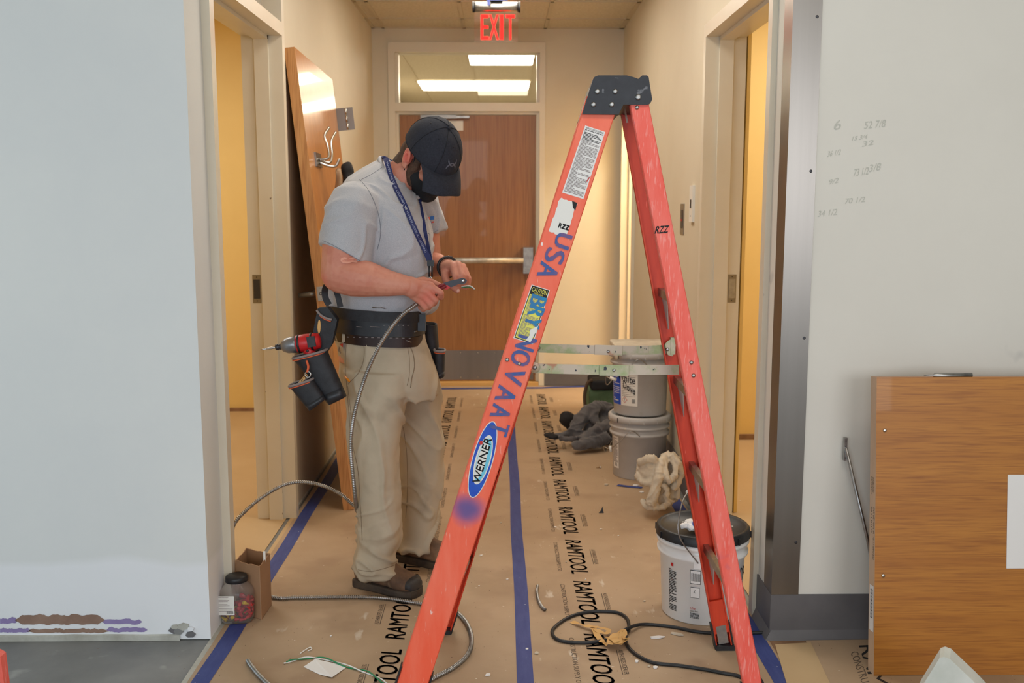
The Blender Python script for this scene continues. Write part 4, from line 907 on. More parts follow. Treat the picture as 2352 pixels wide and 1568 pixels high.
wh = {2: 'pale plaster strip, the larger one, beside the black cable', 3: 'flat pale strip lying just behind the black cable near the ladder foot', 0: 'white paint chip in front of the lower grey pail', 22: 'white paint chip left of the drop cloth heap', 4: 'white pebble of plaster at the bottom left of the centre tape'}
for i, (x, y, s_) in enumerate(spots):
    c = G(x, y, .0025); sc_ = s_*(c.y/2287)*.5; b = MB(); k = rr.randint(5, 7)
    el = .35 if i in (2, 3) else .9; rot = {2: .1, 3: -.45}.get(i, rr.random()*3)
    q = [V((sc_*cos(2*pi*j/k)*(.8+.4*rr.random()), sc_*el*sin(2*pi*j/k)*(.7+.5*rr.random()), 0)) for j in range(k)]
    b.prism([c+Matrix.Rotation(rot, 3, 'Z') @ v for v in q], (.001, 0, .004 if s_ > 9 else .002), 'paperwhite' if i % 3 else 'cloth')
    b.build('paint_chip', label=wh.get(i, 'small white paint chip on the brown floor paper'), cat='paint chip', group=None if i in wh else 'paint chips scattered on the floor')
b = MB(); c = G(1381, 1178, .002); b.prism([c+V((-.012, 0, 0)), c+V((.012, 0, 0)), c+V((.006, .006, .03)), c+V((-.001, .004, .012))], (0, .002, 0), 'black'); b.build('black_scrap', label='small black triangular scrap on the floor left of the pails', cat='scrap')
b = MB(); strip([(G(1418, 1115).x, G(1418, 1115).y), (G(1440, 1118).x, G(1440, 1118).y), (G(1475, 1121).x, G(1475, 1121).y)], .03, .004, 'bluetape', b); b.build('blue_tape_scrap', label='short blue tape scrap in front of the lower grey pail', cat='tape')
b = MB(); c = G(1378, 1073, .006); b.lathe([(.001, -.02), (.003, -.02), (.003, 0), (.008, 0), (.007, .006), (.001, .007)], c, 'chrome', 10, (1, .2, 0)); b.build('screw', label='small metal screw on the floor left of the lower grey pail', cat='screw')
b = MB(); c = G(1395, 1022, .0); b.box((c.x-.05, c.y, .002), (c.x+.03, c.y+.08, .05), 'dkmetal'); b.box((c.x-.045, c.y-.003, .01), (c.x-.02, c.y, .045), 'chrome'); b.box((c.x-.01, c.y-.003, .01), (c.x+.005, c.y, .045), 'chrome'); b.build('metal_bracket', label='small metal bracket between the grey jacket and the grey pails', cat='bracket')
for (x, y, lab) in ((1250, 1178, 0), (725, 1245, 1), (738, 1250, 1), (930, 1085, 0), (1395, 1000, 0), (1215, 1120, 0)):
    pass

# ---------------------------------------------------------------- orange stepladder
def raypl(px, py, p0, n): d = pdir(px, py); o = V((0, 0, CAMH)); return o+d*((p0-o).dot(n)/d.dot(n))
NFt = G(936, 1606); FFt = G(1003, 1448); NRt = G(1743, 1640); FRt = G(1661, 1484)
NFt.z = FFt.z = NRt.z = FRt.z = 0
yN, yF = 2.79, 3.10
NTf = P(1384, 232, yN); NTr = P(1462, 205, yN)
offF = V((.012, yF-yN, 0)); FTf = NTf+offF; FTr = NTr+offF
LAD = thing('stepladder', 'orange fibreglass stepladder with black cap standing open in the corridor mouth', 'stepladder', (NFt+FFt+NRt+FRt)/4)
spray(M['orange'], [P(1060, 1160, 2.745), P(1075, 1164, 2.745), P(1090, 1169, 2.745), P(1070, 1180, 2.745)], (96, 84, 150), .0, .045)
def rail(name, p0, p1, wd, ref, inward, fl, m):
    a = (p1-p0).normalized(); nrm = inward-a*inward.dot(a); nrm.normalize(); s = nrm.cross(a).normalized()
    if s.dot(ref) < 0: s = -s
    th = .004; c = .004
    prof = [(-wd/2, c), (-wd/2+c*.7, 0), (wd/2-c*.7, 0), (wd/2, c), (wd/2, fl), (wd/2-th, fl), (wd/2-th, th), (-wd/2+th, th), (-wd/2+th, fl), (-wd/2, fl)]
    prof = prof[::-1]
    vs = [p0+s*u+nrm*v for u, v in prof]; b = MB(); off = p1-p0; b.prism(vs, off, m)
    o = b.build(name, parent=LAD); return o, a, s, nrm
inN = V((0, 1, 0)); 
rNF, aNF, sNF, nNF = rail('front_rail', NFt, NTf, .089, V((1, 0, 0)), V((0, 1, 0)), .030, 'orange')
rFF, aFF, sFF, nFF = rail('front_rail', FFt, FTf, .089, V((1, 0, 0)), V((0, -1, 0)), .030, 'orange_shade')
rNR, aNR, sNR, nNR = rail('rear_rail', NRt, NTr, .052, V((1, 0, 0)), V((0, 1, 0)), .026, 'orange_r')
rFR, aFR, sFR, nFR = rail('rear_rail', FRt, FTr, .052, V((1, 0, 0)), V((0, -1, 0)), .026, 'orange_shade')
def NW(px, py, off=.0006): p = raypl(px, py, NFt, nNF); return p-nNF*off
def RW_(px, py, off=.0006): p = raypl(px, py, NRt, nNR); return p-nNR*off
# cap
b = MB(); cp = [(1337, 262), (1362, 182), (1366, 176), (1374, 173), (1440, 173), (1455, 177), (1466, 181), (1475, 173), (1486, 173), (1490, 177), (1498, 228), (1494, 237), (1487, 240), (1432, 240), (1421, 263)]
yC = yN-.012
b.prism([P(x, y, yC) for x, y in cp], (.012, yF-yN+.024, 0), 'capblk'); cap = b.build('top_cap', parent=LAD)
b = MB()
for x, y, r_ in ((1372, 210, 6), (1413, 210, 6), (1363, 240, 6), (1405, 240, 6), (1466, 223, 7)):
    c = P(x, y, yC); b = MB(); b.lathe([(r_*.00125, 0), (r_*.0011, .003), (r_*.0005, .0042), (.0002, .0035)], c, 'zinc', 14, (0, -1, 0)); b.build('rivet', parent=cap)
# steps and rear braces
for k, z in enumerate((.285, .575, .865, 1.155, 1.44)):
    b = MB(); pn_ = NFt+(NTf-NFt)*(z/NTf.z); pf_ = FFt+(FTf-FFt)*(z/FTf.z)
    w2 = .034
    b.prism([pn_+V((-w2, .004, 0)), pn_+V((w2, .004, 0)), pn_+V((w2, .004, -.022)), pn_+V((w2-.003, .004, -.022)), pn_+V((w2-.003, .004, -.003)), pn_+V((-w2+.003, .004, -.003)), pn_+V((-w2+.003, .004, -.022)), pn_+V((-w2, .004, -.022))][::-1], pf_-pn_-V((0, .008, 0)), 'zinc'); b.build('step', parent=LAD)
for k, z in enumerate((.33, .60, .875, 1.15)):
    b = MB(); pn_ = NRt+(NTr-NRt)*(z/NTr.z); pf_ = FRt+(FTr-FRt)*(z/FTr.z)
    b.prism([pn_+V((-.008, .004, .012)), pn_+V((.008, .004, .012)), pn_+V((.008, .004, -.012)), pn_+V((-.008, .004, -.012))][::-1], pf_-pn_-V((0, .008, 0)), 'zinc')
    dn = (NRt-NTr).normalized()
    for p_, sg in ((pn_, 1), (pf_, -1)):
        q0 = p_+V((-.0, sg*.006, .0)); b.prism([q0, q0+dn*.12, q0+V((0, sg*.11, -.005)), q0+V((0, sg*.11, .01))], (.003, 0, 0), mat('worn_aluminium', (196, 186, 180), .55, .3) if k == 0 and sg == 1 else bpy.data.materials['worn_aluminium'])
    b.build('rear_brace', parent=LAD)
# rubber boots
for p_, a_, s_, n_, wd in ((NFt, aNF, sNF, nNF, .089), (FFt, aFF, sFF, nFF, .089), (NRt, aNR, sNR, nNR, .052), (FRt, aFR, sFR, nFR, .052)):
    b = MB(); c = p_+n_*.014; h = V((wd/2+.004, 0, 0))
    b.obox(c+V((0, 0, .008)), h, V((0, .022, 0)), V((0, 0, .008)), 'black')
    b.add([c+V((x, y, 0))+a_*l for l in (.004, .075) for y in (-.003, .018 if n_.y > 0 else -.018) for x in (-wd/2-.005, wd/2+.005)][:0] or [], [], 'black')
    for sg in (-1, 1): b.obox(c+a_*.045+s_*(sg*(wd/2+.0025)), s_*.0022, n_*.017, a_*.045, 'black')
    b.build('rubber_foot', parent=LAD)
b = MB(); c = FRt+nFR*.02; b.obox(c+aFR*.11+nFR*.0, sFR*.022, nFR*.003, aFR*.055, 'orange_shade'); b.obox(c+aFR*.05, sFR*.016, nFR*.004, aFR*.03, 'zinc'); b.build('foot_bracket', parent=LAD)
# spreaders
def bar(b, pts, Y, h, th, m):
    P3 = [P(x, y, Y) for x, y in pts]
    for p, q in zip(P3, P3[1:]):
        d = (q-p).normalized(); up = V((0, 1, 0)).cross(d).normalized()*h/2
        b.add([p-up, q-up, q+up, p+up, p-up+V((0, th, 0)), q-up+V((0, th, 0)), q+up+V((0, th, 0)), p+up+V((0, th, 0))], [(0, 1, 2, 3), (7, 6, 5, 4), (0, 4, 5, 1), (3, 2, 6, 7), (0, 3, 7, 4), (1, 5, 6, 2)], m)
def rivet(b, p, r_=.005, d=(0, -1, 0)): b.lathe([(r_, 0), (r_*.85, r_*.5), (r_*.4, r_*.8), (.0002, r_*.7)], p, 'zinc', 12, d)
Yn = yN+.03
b = MB(); bar(b, [(1222, 845), (1240, 846), (1400, 850)], Yn, .028, .003, 'paintbar'); bar(b, [(1385, 850), (1560, 849)], Yn+.004, .028, .003, 'paintbar')
bar(b, [(1377, 850), (1444, 851)], Yn-.004, .031, .003, 'paintbar'); rivet(b, P(1410, 850, Yn-.004)); b.lathe([(.016, 0), (.015, .003), (.001, .003)], P(1228, 844, Yn-.001), 'paintbar', 20, (0, -1, 0)); rivet(b, P(1228, 844, Yn-.004), .007); b.build('spreader', parent=LAD)
Yf = yF-.035
b = MB(); bar(b, [(1232, 799), (1300, 801), (1395, 804)], Yf, .028, .003, 'paintbar'); bar(b, [(1390, 804), (1490, 804), (1541, 801)], Yf+.004, .028, .003, 'paintbar'); bar(b, [(1366, 803), (1429, 805)], Yf-.004, .031, .003, 'paintbar'); rivet(b, P(1397, 807, Yf-.004)); rivet(b, P(1237, 799, Yf-.001), .006); b.build('spreader', parent=LAD)
b = MB(); b.prism([P(x, y, Yf-.006) for x, y in ((1527, 790), (1535, 782), (1547, 776), (1549, 812), (1544, 818), (1534, 815))], (0, .003, 0), 'paintbar'); rivet(b, P(1533, 802, Yf-.006), .006); b.box(tuple(P(1540, 814, Yf-.008)), tuple(P(1552, 775, Yf-.008)+V((0, .04, 0))), 'paintbar'); b.build('spreader_bracket', parent=LAD)
for x, y in ((1165, 826), (1193, 835)): b = MB(); rivet(b, NW(x, y, 0), .006, -nNF); b.build('rivet', parent=rNF)
for x, y in ((1588, 832), (1593, 862), (1463, 247)): b = MB(); rivet(b, RW_(x, y, 0), .006, -nNR); b.build('rivet', parent=rNR)
# labels and paint on the near front rail
def quad(b, f, px, m, off): b.add([f(x, y, off) for x, y in px], [tuple(range(len(px)))], m)
def bil(c4, u, v):   # c4: tl, tr, br, bl
    tl, tr, br, bl = [V((x, y)) for x, y in c4]; a = tl+(tr-tl)*u; d = bl+(br-bl)*u; return a+(d-a)*v
def fine(b, f, c4, v0, v1, n, m, sd, off, u0=.06, u1=.94):
    rr = random.Random(sd)
    for i in range(n):
        v = v0+(v1-v0)*i/n; dv = (v1-v0)/n*.5; u = u0
        while u < u1-.02:
            e = min(u1, u+.05+.35*rr.random()); p = [bil(c4, u, v), bil(c4, e, v), bil(c4, e, v+dv), bil(c4, u, v+dv)]; quad(b, f, [(q.x, q.y) for q in p], m, off); u = e+.03
            if rr.random() < .12: break
def ltext(b, f, s_, c4, u0, v0, u1, v1, m, off): b.text(s_, None, None, None, m, fn=lambda u, v: (lambda q: f(q.x, q.y, off))(bil(c4, u0+(u1-u0)*u, v1-(v1-v0)*v)))
c4 = [(1344, 288), (1390, 303), (1340, 457), (1291, 442)]
b = MB(); quad(b, NW, c4, 'paperwhite', .0006); ltext(b, NW, 'INSTRUCCIONES DE SEGURIDAD', c4, .08, .015, .95, .04, 'ink2', .001); fine(b, NW, c4, .05, .2, 8, 'ink2', 1, .001); fine(b, NW, c4, .2, .98, 44, 'greytrim', 2, .001)
rrd = [bil(c4, .9, .70), bil(c4, .99, .66), bil(c4, .97, .70), bil(c4, .88, .78)]; quad(b, NW, [(q.x, q.y) for q in rrd], 'red', .0012)
b.build('instruction_label', parent=rNF)
b = MB(); c4 = [(1286, 454), (1326, 465), (1300, 547), (1259, 534)]
pl = []
rr = random.Random(2)
for (u0, v0, u1, v1) in ((0, 0, 1, .03), (1, .03, 1, .98), (1, .98, 0, .96), (0, .96, .0, 0)):
    for k in range(8): t_ = k/8; q = bil(c4, u0+(u1-u0)*t_+(rr.random()-.5)*.09, v0+(v1-v0)*t_+(rr.random()-.5)*.04); pl.append((q.x, q.y))
quad(b, NW, pl, 'white', .0006); quad(b, NW, [(1314, 461), (1326, 466), (1321, 484), (1316, 476)], 'ink2', .001)
for q in (0, .012, -.012): ltext(b, NW, 'RZZ', c4, .42+q, .66+q, 1.0+q, .78+q, 'handgrey', .0012)
b.build('white_label', parent=rNF)
b = MB(); c4 = [(1221, 653), (1263, 666), (1224, 791), (1179, 776)]
quad(b, NW, c4, 'white', .0006); ci = [bil(c4, .04, .012), bil(c4, .96, .012), bil(c4, .96, .985), bil(c4, .04, .985)]; ci = [(q.x, q.y) for q in ci]; quad(b, NW, ci, 'ink2', .001)
cj = [bil(ci, .04, .16), bil(ci, .96, .16), bil(ci, .96, .985), bil(ci, .04, .985)]; cj = [(q.x, q.y) for q in cj]; quad(b, NW, cj, 'yellowlab', .0013)
ltext(b, NW, 'CAUTION', ci, .06, .02, .94, .10, 'yellowlab', .0015); ltext(b, NW, 'PRECAUCION', ci, .25, .11, .75, .14, 'yellowlab', .0015)
fine(b, NW, cj, .03, .40, 15, 'greytrim', 5, .0016); fine(b, NW, cj, .46, .97, 20, 'greytrim', 6, .0016)
quad(b, NW, [(1226, 753), (1236, 748), (1232, 760), (1226, 770), (1218, 786), (1208, 780), (1216, 770), (1217, 758)], 'white', .0026)
b.build('caution_label', parent=rNF)
b = MB()
up = (NW(1133, 967)-NW(1084, 1143)); L2 = up.length/2; up.normalize(); cc = (NW(1133, 967, 0)+NW(1084, 1143, 0))/2; sd_ = up.cross(nNF).normalized()
if sd_.x < 0: sd_ = -sd_
def oval(l, w_, m, off, ds=0, du=0): b.add([cc-nNF*off+up*(l*cos(q)+du)+sd_*(w_*sin(q)*(1.0)+ds) for q in [2*pi*k/48 for k in range(48)]], [tuple(range(48))], m)
oval(L2, .0300, 'white', .0006); oval(L2-.003, .0275, 'blue', .0009); oval(L2*.64, .0215, 'white', .0012, .001); oval(L2*.56, .0175, 'cyan', .0014, .002); oval(L2*.5, .012, 'white', .0016, -.002)
for q in (0, .0008, -.0008): b.text('WERNER', cc-nNF*.0020-up*(L2*.62)+sd_*.010+sd_*q, up*(L2*1.18), -sd_*.021, 'handgrey', shear=.02)
b.add([cc-nNF*.0018+up*(L2*.40+.006*cos(q))-sd_*(.017-.005*sin(q)) for q in [2*pi*k/16 for k in range(16)]], [tuple(range(16))], 'red')
b.build('maker_badge', parent=rNF)
b = MB()
dn = -aNF
for ch, x, y, m_, ln in (('U', 1293, 553, 'stencil', .038), ('S', 1274, 588, 'stencil', .036), ('A', 1259, 622, 'stencil', .040), ('B', 1236, 692, 'stencil2', .028), ('R', 1231, 716, 'stencil2', .028), ('Y', 1224, 740, 'stencil2', .028), ('N', 1208, 788, 'stencil', .034), ('O', 1196, 822, 'stencil', .040), ('V', 1181, 864, 'stencil', .042), ('A', 1162, 906, 'stencil', .042), ('A', 1150, 946, 'stencil', .036), ('T', 1146, 984, 'stencil', .032)):
    c = NW(x, y, .0022); hh = .054 if ch not in 'BRYU' else .044
    b = MB()
    for q in (-.002, 0, .002): b.text(ch, c-dn*(ln/2)-sNF*(hh/2)+dn*q-nNF*(q*.05), dn*ln, sNF*hh, m_)
    b.build('stencilled_letter', parent=rNF)
b = MB(); 
for q in (0, .0008, -.0008):
    o = RW_(1504, 536, .001)+V((q, 0, q)); b.text('RZZ', o, RW_(1533, 534, .001)-RW_(1504, 536, .001), RW_(1508, 520, .001)-RW_(1504, 536, .001), 'handgrey')
b.build('handwriting', parent=rNR)
b = MB(); quad(b, lambda x, y, o_: raypl(x, y, NRt+sNR*(-.0265), sNR)-sNR*.001, [(1433, 247), (1437, 247), (1444, 281), (1439, 282)], 'white', .001); b.build('small_sticker', parent=rNR)
# ---------------------------------------------------------------- the electrician
PY0 = 3.64
def sect(front, back, ry, up=None, yo=0, n=36, e=2.3):
    """ring between a back point and a front point, half depth ry along Y"""
    f = V(front); k = V(back); c = (f+k)/2; a = (f-k)/2; bb = V((0, ry, 0))
    out = []
    for j in range(n):
        q = 2*pi*j/n; m_ = 1/((abs(cos(q))**e+abs(sin(q))**e)**(1/e)); out.append(c+a*(cos(q)*m_)+bb*(sin(q)*m_)+V((0, yo, 0)))
    return out
PS = thing('person', 'man in grey t-shirt, khaki trousers and black cap cutting a cable', 'person', (-.38, 3.64, 0))
# rotate torso rings a little towards the camera: shear depth with x
def tr(pts, k=-.30, cx=None):
    c = sum((p for p in pts), V())/len(pts)
    return [V((p.x, p.y+(p.x-c.x)*k, p.z)) for p in pts]
TOR = [(873, 366, 958, 452, .070, .0), (858, 374, 968, 468, .105, 0), (836, 387, 978, 492, .145, 0), (800, 410, 988, 512, .185, 0), (770, 446, 996, 540, .20, 0), (753, 492, 998, 572, .198, 0), (748, 545, 996, 604, .188, 0), (747, 600, 990, 636, .178, 0), (747, 650, 983, 668, .170, 0), (750, 695, 976, 702, .165, 0), (754, 728, 972, 732, .162, 0)]
def torso(shrink=0):
    return [tr(sect(P(xf-shrink, yf, PY0), P(xb+shrink, yb, PY0), ry-shrink*.0016)) for xb, yb, xf, yf, ry, _ in TOR]
def capsule(b, p0, r0, p1, r1, n=20, m='skin', flat=1.0, fdir=None):
    p0 = V(p0); p1 = V(p1); a = (p1-p0).normalized(); rings = []
    u = V((0, 1, 0)) if fdir is None else V(fdir); u = (u-a*u.dot(a)).normalized(); w_ = a.cross(u)
    for t_, c, r_ in [(-sin(q), p0, r0) for q in (1.45, 1.0, .5)]+[(0, p0, r0), (0, p1, r1)]+[(sin(q), p1, r1) for q in (.5, 1.0, 1.45)]:
        rr_ = r_*sqrt(max(0, 1-t_*t_)); rings.append([c+a*(t_*r_)+u*(rr_*flat*cos(2*pi*j/n))+w_*(rr_*sin(2*pi*j/n)) for j in range(n)])
    b.loft(rings, m)
def chain(b, pts, m='skin', n=18, flat=1.0, fdir=None):
    for (p, r_), (q, s_) in zip(pts, pts[1:]): capsule(b, p, r_, q, s_, n, m, flat, fdir)
# head frame
th_ = R(42); ph_ = R(50)
Fh = V((sin(th_), -cos(th_), 0)); HF = (Fh*cos(ph_)+V((0, 0, -sin(ph_)))).normalized(); HU = (Fh*sin(ph_)+V((0, 0, cos(ph_)))).normalized(); HR = HF.cross(HU).normalized()
HC = P(988, 360, 3.60)
def H(r, f, u): return HC+HR*r+HF*f+HU*u
# limb joints
shR = P(812, 500, 3.47); elR = P(783, 628, 3.41); mfR = P(846, 641, 3.385); wrR = P(930, 655, 3.385)
shL = P(965, 482, 3.80); elL = P(985, 606, 3.83); wrL = P(1027, 613, 3.60)
body = MB()
body.loft(torso(14)[2:], 'skin')
capsule(body, P(905, 430, 3.64), .068, H(0, -.045, -.055), .062)
body.ell(H(0, -.012, .03), HR*.078, HF*.098, HU*.098, 'skin'); body.ell(H(0, .030, -.045), HR*.060, HF*.066, HU*.072, 'skin'); body.ell(H(0, .055, -.085), HR*.036, HF*.038, HU*.030, 'skin')
body.ell(H(0, .088, -.01), HR*.045, HF*.016, HU*.02, 'skin')
capsule(body, H(0, .092, .0), .009, H(0, .112, -.036), .015)           # nose
for s_ in (-1, 1): body.ell(H(s_*.016, .098, -.042), HR*.009, HF*.012, HU*.008, 'skin'); body.ell(H(s_*.042, .068, -.028), HR*.024, HF*.022, HU*.018, 'skin')
body.ell(H(0, .095, -.068), HR*.022, HF*.01, HU*.006, 'skin'); body.ell(H(0, .093, -.078), HR*.02, HF*.01, HU*.006, 'skin')
# ears: rim, lobe, inner fold
for s_ in (1, -1):
    ec = H(s_*.080, -.006, -.018); eu = (HU*1.0-HF*.18).normalized(); ef = HF
    rim = [ec+eu*(.034*sin(q))*1.0+ef*(-.003-.019*cos(q))+HR*(s_*(.010+.004*cos(q-2.6))) for q in [R(d) for d in range(-100, 190, 20)]]
    chain(body, [(p, .0055) for p in rim], n=10)
    body.ell(ec+ef*-.002+eu*.0, HR*.010, ef*.017, eu*.026, 'skin'); body.ell(ec-eu*.030+ef*.004+HR*s_*.006, HR*.006, ef*.009, eu*.010, 'skin')
    an = [ec+eu*(.020*sin(q))+ef*(-.001-.010*cos(q))+HR*(s_*.013) for q in [R(d) for d in range(-70, 130, 25)]]
    chain(body, [(p, .0035) for p in an], n=8)
# arms
chain(body, [(shR, .062), (P(793, 560, 3.43), .078), (elR, .068), (P(812, 636, 3.395), .067), (mfR, .061), (P(890, 650, 3.385), .046), (wrR, .035)])
capsule(body, wrR, .034, P(948, 660, 3.385), .036, flat=.75, fdir=(0, 1, 0))
chain(body, [(shL, .062), (P(978, 545, 3.82), .054), (elL, .048), (P(1000, 608, 3.74), .046), (wrL, .031)])
# right hand: back of the hand towards the camera, fingers closed round the handles
for a_, c_ in (((948, 652, 3.39), (988, 657, 3.395)), ((948, 660, 3.385), (982, 670, 3.388)), ((946, 667, 3.387), (973, 680, 3.39)), ((942, 668, 3.392), (963, 687, 3.396))):
    capsule(body, P(*a_), .021, P(*c_), .0165)
fing = [
 [((988, 657, 3.392), .0128), ((1013, 672, 3.388), .0108), ((1013, 683, 3.412), .0105), ((999, 681, 3.432), .0095)],
 [((982, 671, 3.385), .0128), ((1001, 689, 3.385), .0106), ((997, 697, 3.410), .0105), ((985, 692, 3.430), .0092)],
 [((973, 681, 3.387), .0122), ((990, 700, 3.388), .0102), ((985, 706, 3.410), .0100), ((975, 700, 3.430), .0090)],
 [((963, 688, 3.392), .0125), ((977, 707, 3.394), .0094), ((972, 711, 3.412), .0092), ((964, 705, 3.428), .0082)],
 [((952, 650, 3.405), .0170), ((972, 644, 3.430), .0145), ((992, 648, 3.445), .0120), ((1010, 656, 3.445), .0105)]]
for f_ in fing: chain(body, [(P(*p), r_) for p, r_ in f_], n=14)
# left hand: knuckles up, fingers hanging over the jaws and the cable end
for a_, c_ in (((1024, 612, 3.575), (1040, 610, 3.535)), ((1028, 612, 3.575), (1052, 608, 3.54)), ((1030, 616, 3.575), (1062, 613, 3.55)), ((1030, 622, 3.57), (1066, 621, 3.56))):
    capsule(body, P(*a_), .021, P(*c_), .0155)
fingL = [
 [((1040, 611, 3.530), .0135), ((1046, 634, 3.500), .0115), ((1049, 649, 3.502), .0102), ((1052, 659, 3.512), .0090)],
 [((1053, 609, 3.535), .0135), ((1061, 632, 3.503), .0115), ((1063, 648, 3.506), .0102), ((1062, 659, 3.516), .0090)],
 [((1063, 613, 3.545), .0130), ((1071, 635, 3.515), .0110), ((1072, 650, 3.516), .0098), ((1069, 661, 3.526), .0088)],
 [((1068, 621, 3.555), .0120), ((1077, 640, 3.535), .0100), ((1076, 653, 3.536), .0090), ((1073, 661, 3.542), .0080)],
 [((1022, 624, 3.555), .0165), ((1024, 643, 3.530), .0140), ((1038, 658, 3.508), .0118), ((1051, 668, 3.505), .0100)]]
for f_ in fingL: chain(body, [(P(*p), r_) for p, r_ in f_], n=14)
# hips and legs under the trousers
body.loft([tr(sect(P(960, y, PY0), P(775, y, PY0), .14)) for y in (715, 760, 830)], 'skin')
chain(body, [(P(870, 830, 3.56), .078), (P(860, 1040, 3.54), .058), (P(866, 1290, 3.56), .038)]); chain(body, [(P(945, 830, 3.74), .078), (P(958, 1040, 3.78), .058), (P(955, 1240, 3.82), .038)])
BT = []
for hl, te, an in ((G(824, 1322, .03), G(962, 1352, .03), P(866, 1290, 3.56)), (G(905, 1262, .03), G(1070, 1294, .03), P(955, 1240, 3.82))):
    d_ = te-hl; q1 = hl+d_*.22; q1.z = .075; q2 = hl+d_*.68; q2.z = .048
    capsule(body, an, .036, q1, .028); capsule(body, q1, .028, q2, .020)
spray(M['skin'], [tuple(H(.090, -.008, -.010))], (222, 104, 92), .014, .022); spray(M['skin'], [tuple(P(990, 676, 3.38)), tuple(P(978, 688, 3.38)), tuple(elR+V((-.05, -.03, -.02)))], (214, 116, 98), .0, .035)
bo = rm_obj(body, .0036, 'body', 'skin', parent=PS, smooth=2)
# nails
b = MB()
for f_ in fingL[:1]+fingL[4:]:
    pass
tip = P(1051, 667, 3.505); b.ell(tip+V((.002, -.0085, 0)), V((.005, 0, -.003)), V((0, .0015, 0)), V((.004, 0, .006)), mat('nail', (232, 180, 160), .35), 10, 6); b.build('thumb_nail', parent=PS)
# eyes (under the brim)
for s_ in (1, -1):
    b = MB(); b.ell(H(s_*.032, .080, -.004), HR*.012, HF*.012, HU*.012, 'white', 16, 10); b.ell(H(s_*.032, .0905, -.006), HR*.006, HF*.002, HU*.006, 'ink2', 12, 6); b.build('eye', parent=PS)
# hair, sideburn, beard
b = MB(); b.ell(H(0, -.020, .020), HR*.0815, HF*.098, HU*.098, 'hair'); b.ell(H(0, -.066, -.045), HR*.064, HF*.052, HU*.060, 'hair')
capsule(b, H(0, -.045, -.055), .0650, H(0, -.045, -.055).lerp(P(905, 430, 3.64), .45), .0665, m='hair')
hm = remesh(b, .004, 3)
def carve(me, keepf, name, m, parent, lift=0):
    import bmesh
    bm = bmesh.new(); bm.from_mesh(me)
    bmesh.ops.delete(bm, geom=[f for f in bm.faces if not keepf(f.calc_center_median())], context='FACES')
    bm.to_mesh(me); bm.free(); me.materials.append(M[m]); me.name = name
    for p in me.polygons: p.use_smooth = True; p.material_index = 0
    o = bpy.data.objects.new(name, me); C.objects.link(o); o.parent = parent; o.matrix_parent_inverse = Matrix.Translation(-wloc(parent)); return o
def loc(p): d = p-HC; return d.dot(HR), d.dot(HF), d.dot(HU)
def keep_hair(p):
    r_, f, u = loc(p)
    if u > .05: return True
    return f < -.026+.01*noise.noise(p*60) and u > -.108+.03*noise.noise(p*70)
carve(hm, keep_hair, 'hair', 'hair', PS)
b = MB(); b.ell(H(0, .012, -.055), HR*.0715, HF*.072, HU*.075, 'hair'); b.ell(H(0, .052, -.088), HR*.042, HF*.043, HU*.036, 'hair')
for s_ in (1, -1): b.ell(H(s_*.066, .022, -.028), HR*.015, HF*.020, HU*.062, 'hair'); b.ell(H(s_*.055, .03, -.075), HR*.02, HF*.04, HU*.03, 'hair')
hm = remesh(b, .004, 3)
carve(hm, lambda p: (lambda r_, f, u: (f > -.002-.01*noise.noise(p*50)) and (f < .052 or u < -.06) and u < .04)(*loc(p)), 'beard', 'hair', PS)
# face mask
b = MB(); b.ell(H(0, .045, -.062), HR*.074, HF*.078, HU*.055, 'maskcloth'); b.ell(H(0, .085, -.050), HR*.030, HF*.045, HU*.040, 'maskcloth'); b.ell(H(0, .064, -.098), HR*.050, HF*.056, HU*.040, 'maskcloth')
hm = remesh(b, .004, 8)
mk = carve(hm, lambda p: (lambda r_, f, u: f > .022+.1*max(0, -.06-u) and u < .0-.25*abs(r_) + .0)(*loc(p)), 'face_mask', 'maskcloth', PS)
b = MB()
for s_ in (1, -1):
    b.tube(spline([H(s_*.072, .034, -.036), H(s_*.080, .018, .0), H(s_*.084, .006, .022)], 6), .0022, 'maskcloth', 8); b.tube(spline([H(s_*.085, -.012, -.046), H(s_*.078, .004, -.066), H(s_*.071, .024, -.085)], 6), .0020, 'maskcloth', 8)
b.build('ear_loop', parent=mk)
# cap
CR, CF, CU = .097, .118, .115; cc0 = H(0, -.006, .028)
def capp(a, e, k=1.0): # a azimuth from front, e elevation
    return cc0+HR*(CR*k*sin(a)*cos(e))+HF*(CF*k*cos(a)*cos(e))+HU*(CU*k*sin(e)*(1-.04*cos(a)))
def elow(a): return -.03-.20*(1-cos(a))/2+.05*sin(a)**2
b = MB(); nA, nE = 64, 20
def caprings(k):
    rings = []
    for i in range(nE+1):
        rings.append([capp(a, elow(a)+(pi/2-.02-elow(a))*i/nE, k*(1+.004*noise.noise(V((cos(a)*2, sin(a)*2, i*.2))))) for a in [2*pi*j/nA for j in range(nA)]])
    return rings
ro = caprings(1.0); ri = caprings(.965)
b.loft(ro, 'capcloth', caps=False); b.add(ro[-1], [list(range(nA))], 'capcloth', True); b.loft([ri[0], ro[0]], 'capcloth', caps=False); b.loft(ri[::-1], 'capdark', caps=False)
CAP = b.build('cap', parent=PS)
b = MB()
for k in range(6):
    a = pi/6+k*pi/3; b.tube([capp(a, elow(a)+(pi/2-elow(a))*t_/14, 1.004) for t_ in range(15)], .0013, 'capdark', 6)
b.tube([capp(a, elow(a)+.02, 1.004) for a in [2*pi*j/48 for j in range(48)]], .0012, 'capdark', 6, closed=True)
b.ell(cc0+HU*CU*1.0, HR*.007, HF*.007, HU*.004, 'capcloth', 12, 6)
for k in range(6): b.lathe([(.003, 0), (.0028, .0008), (.001, .001)], capp(k*pi/3, .95, 1.002), 'capdark', 8, capp(k*pi/3, .95, 1.0)-cc0)
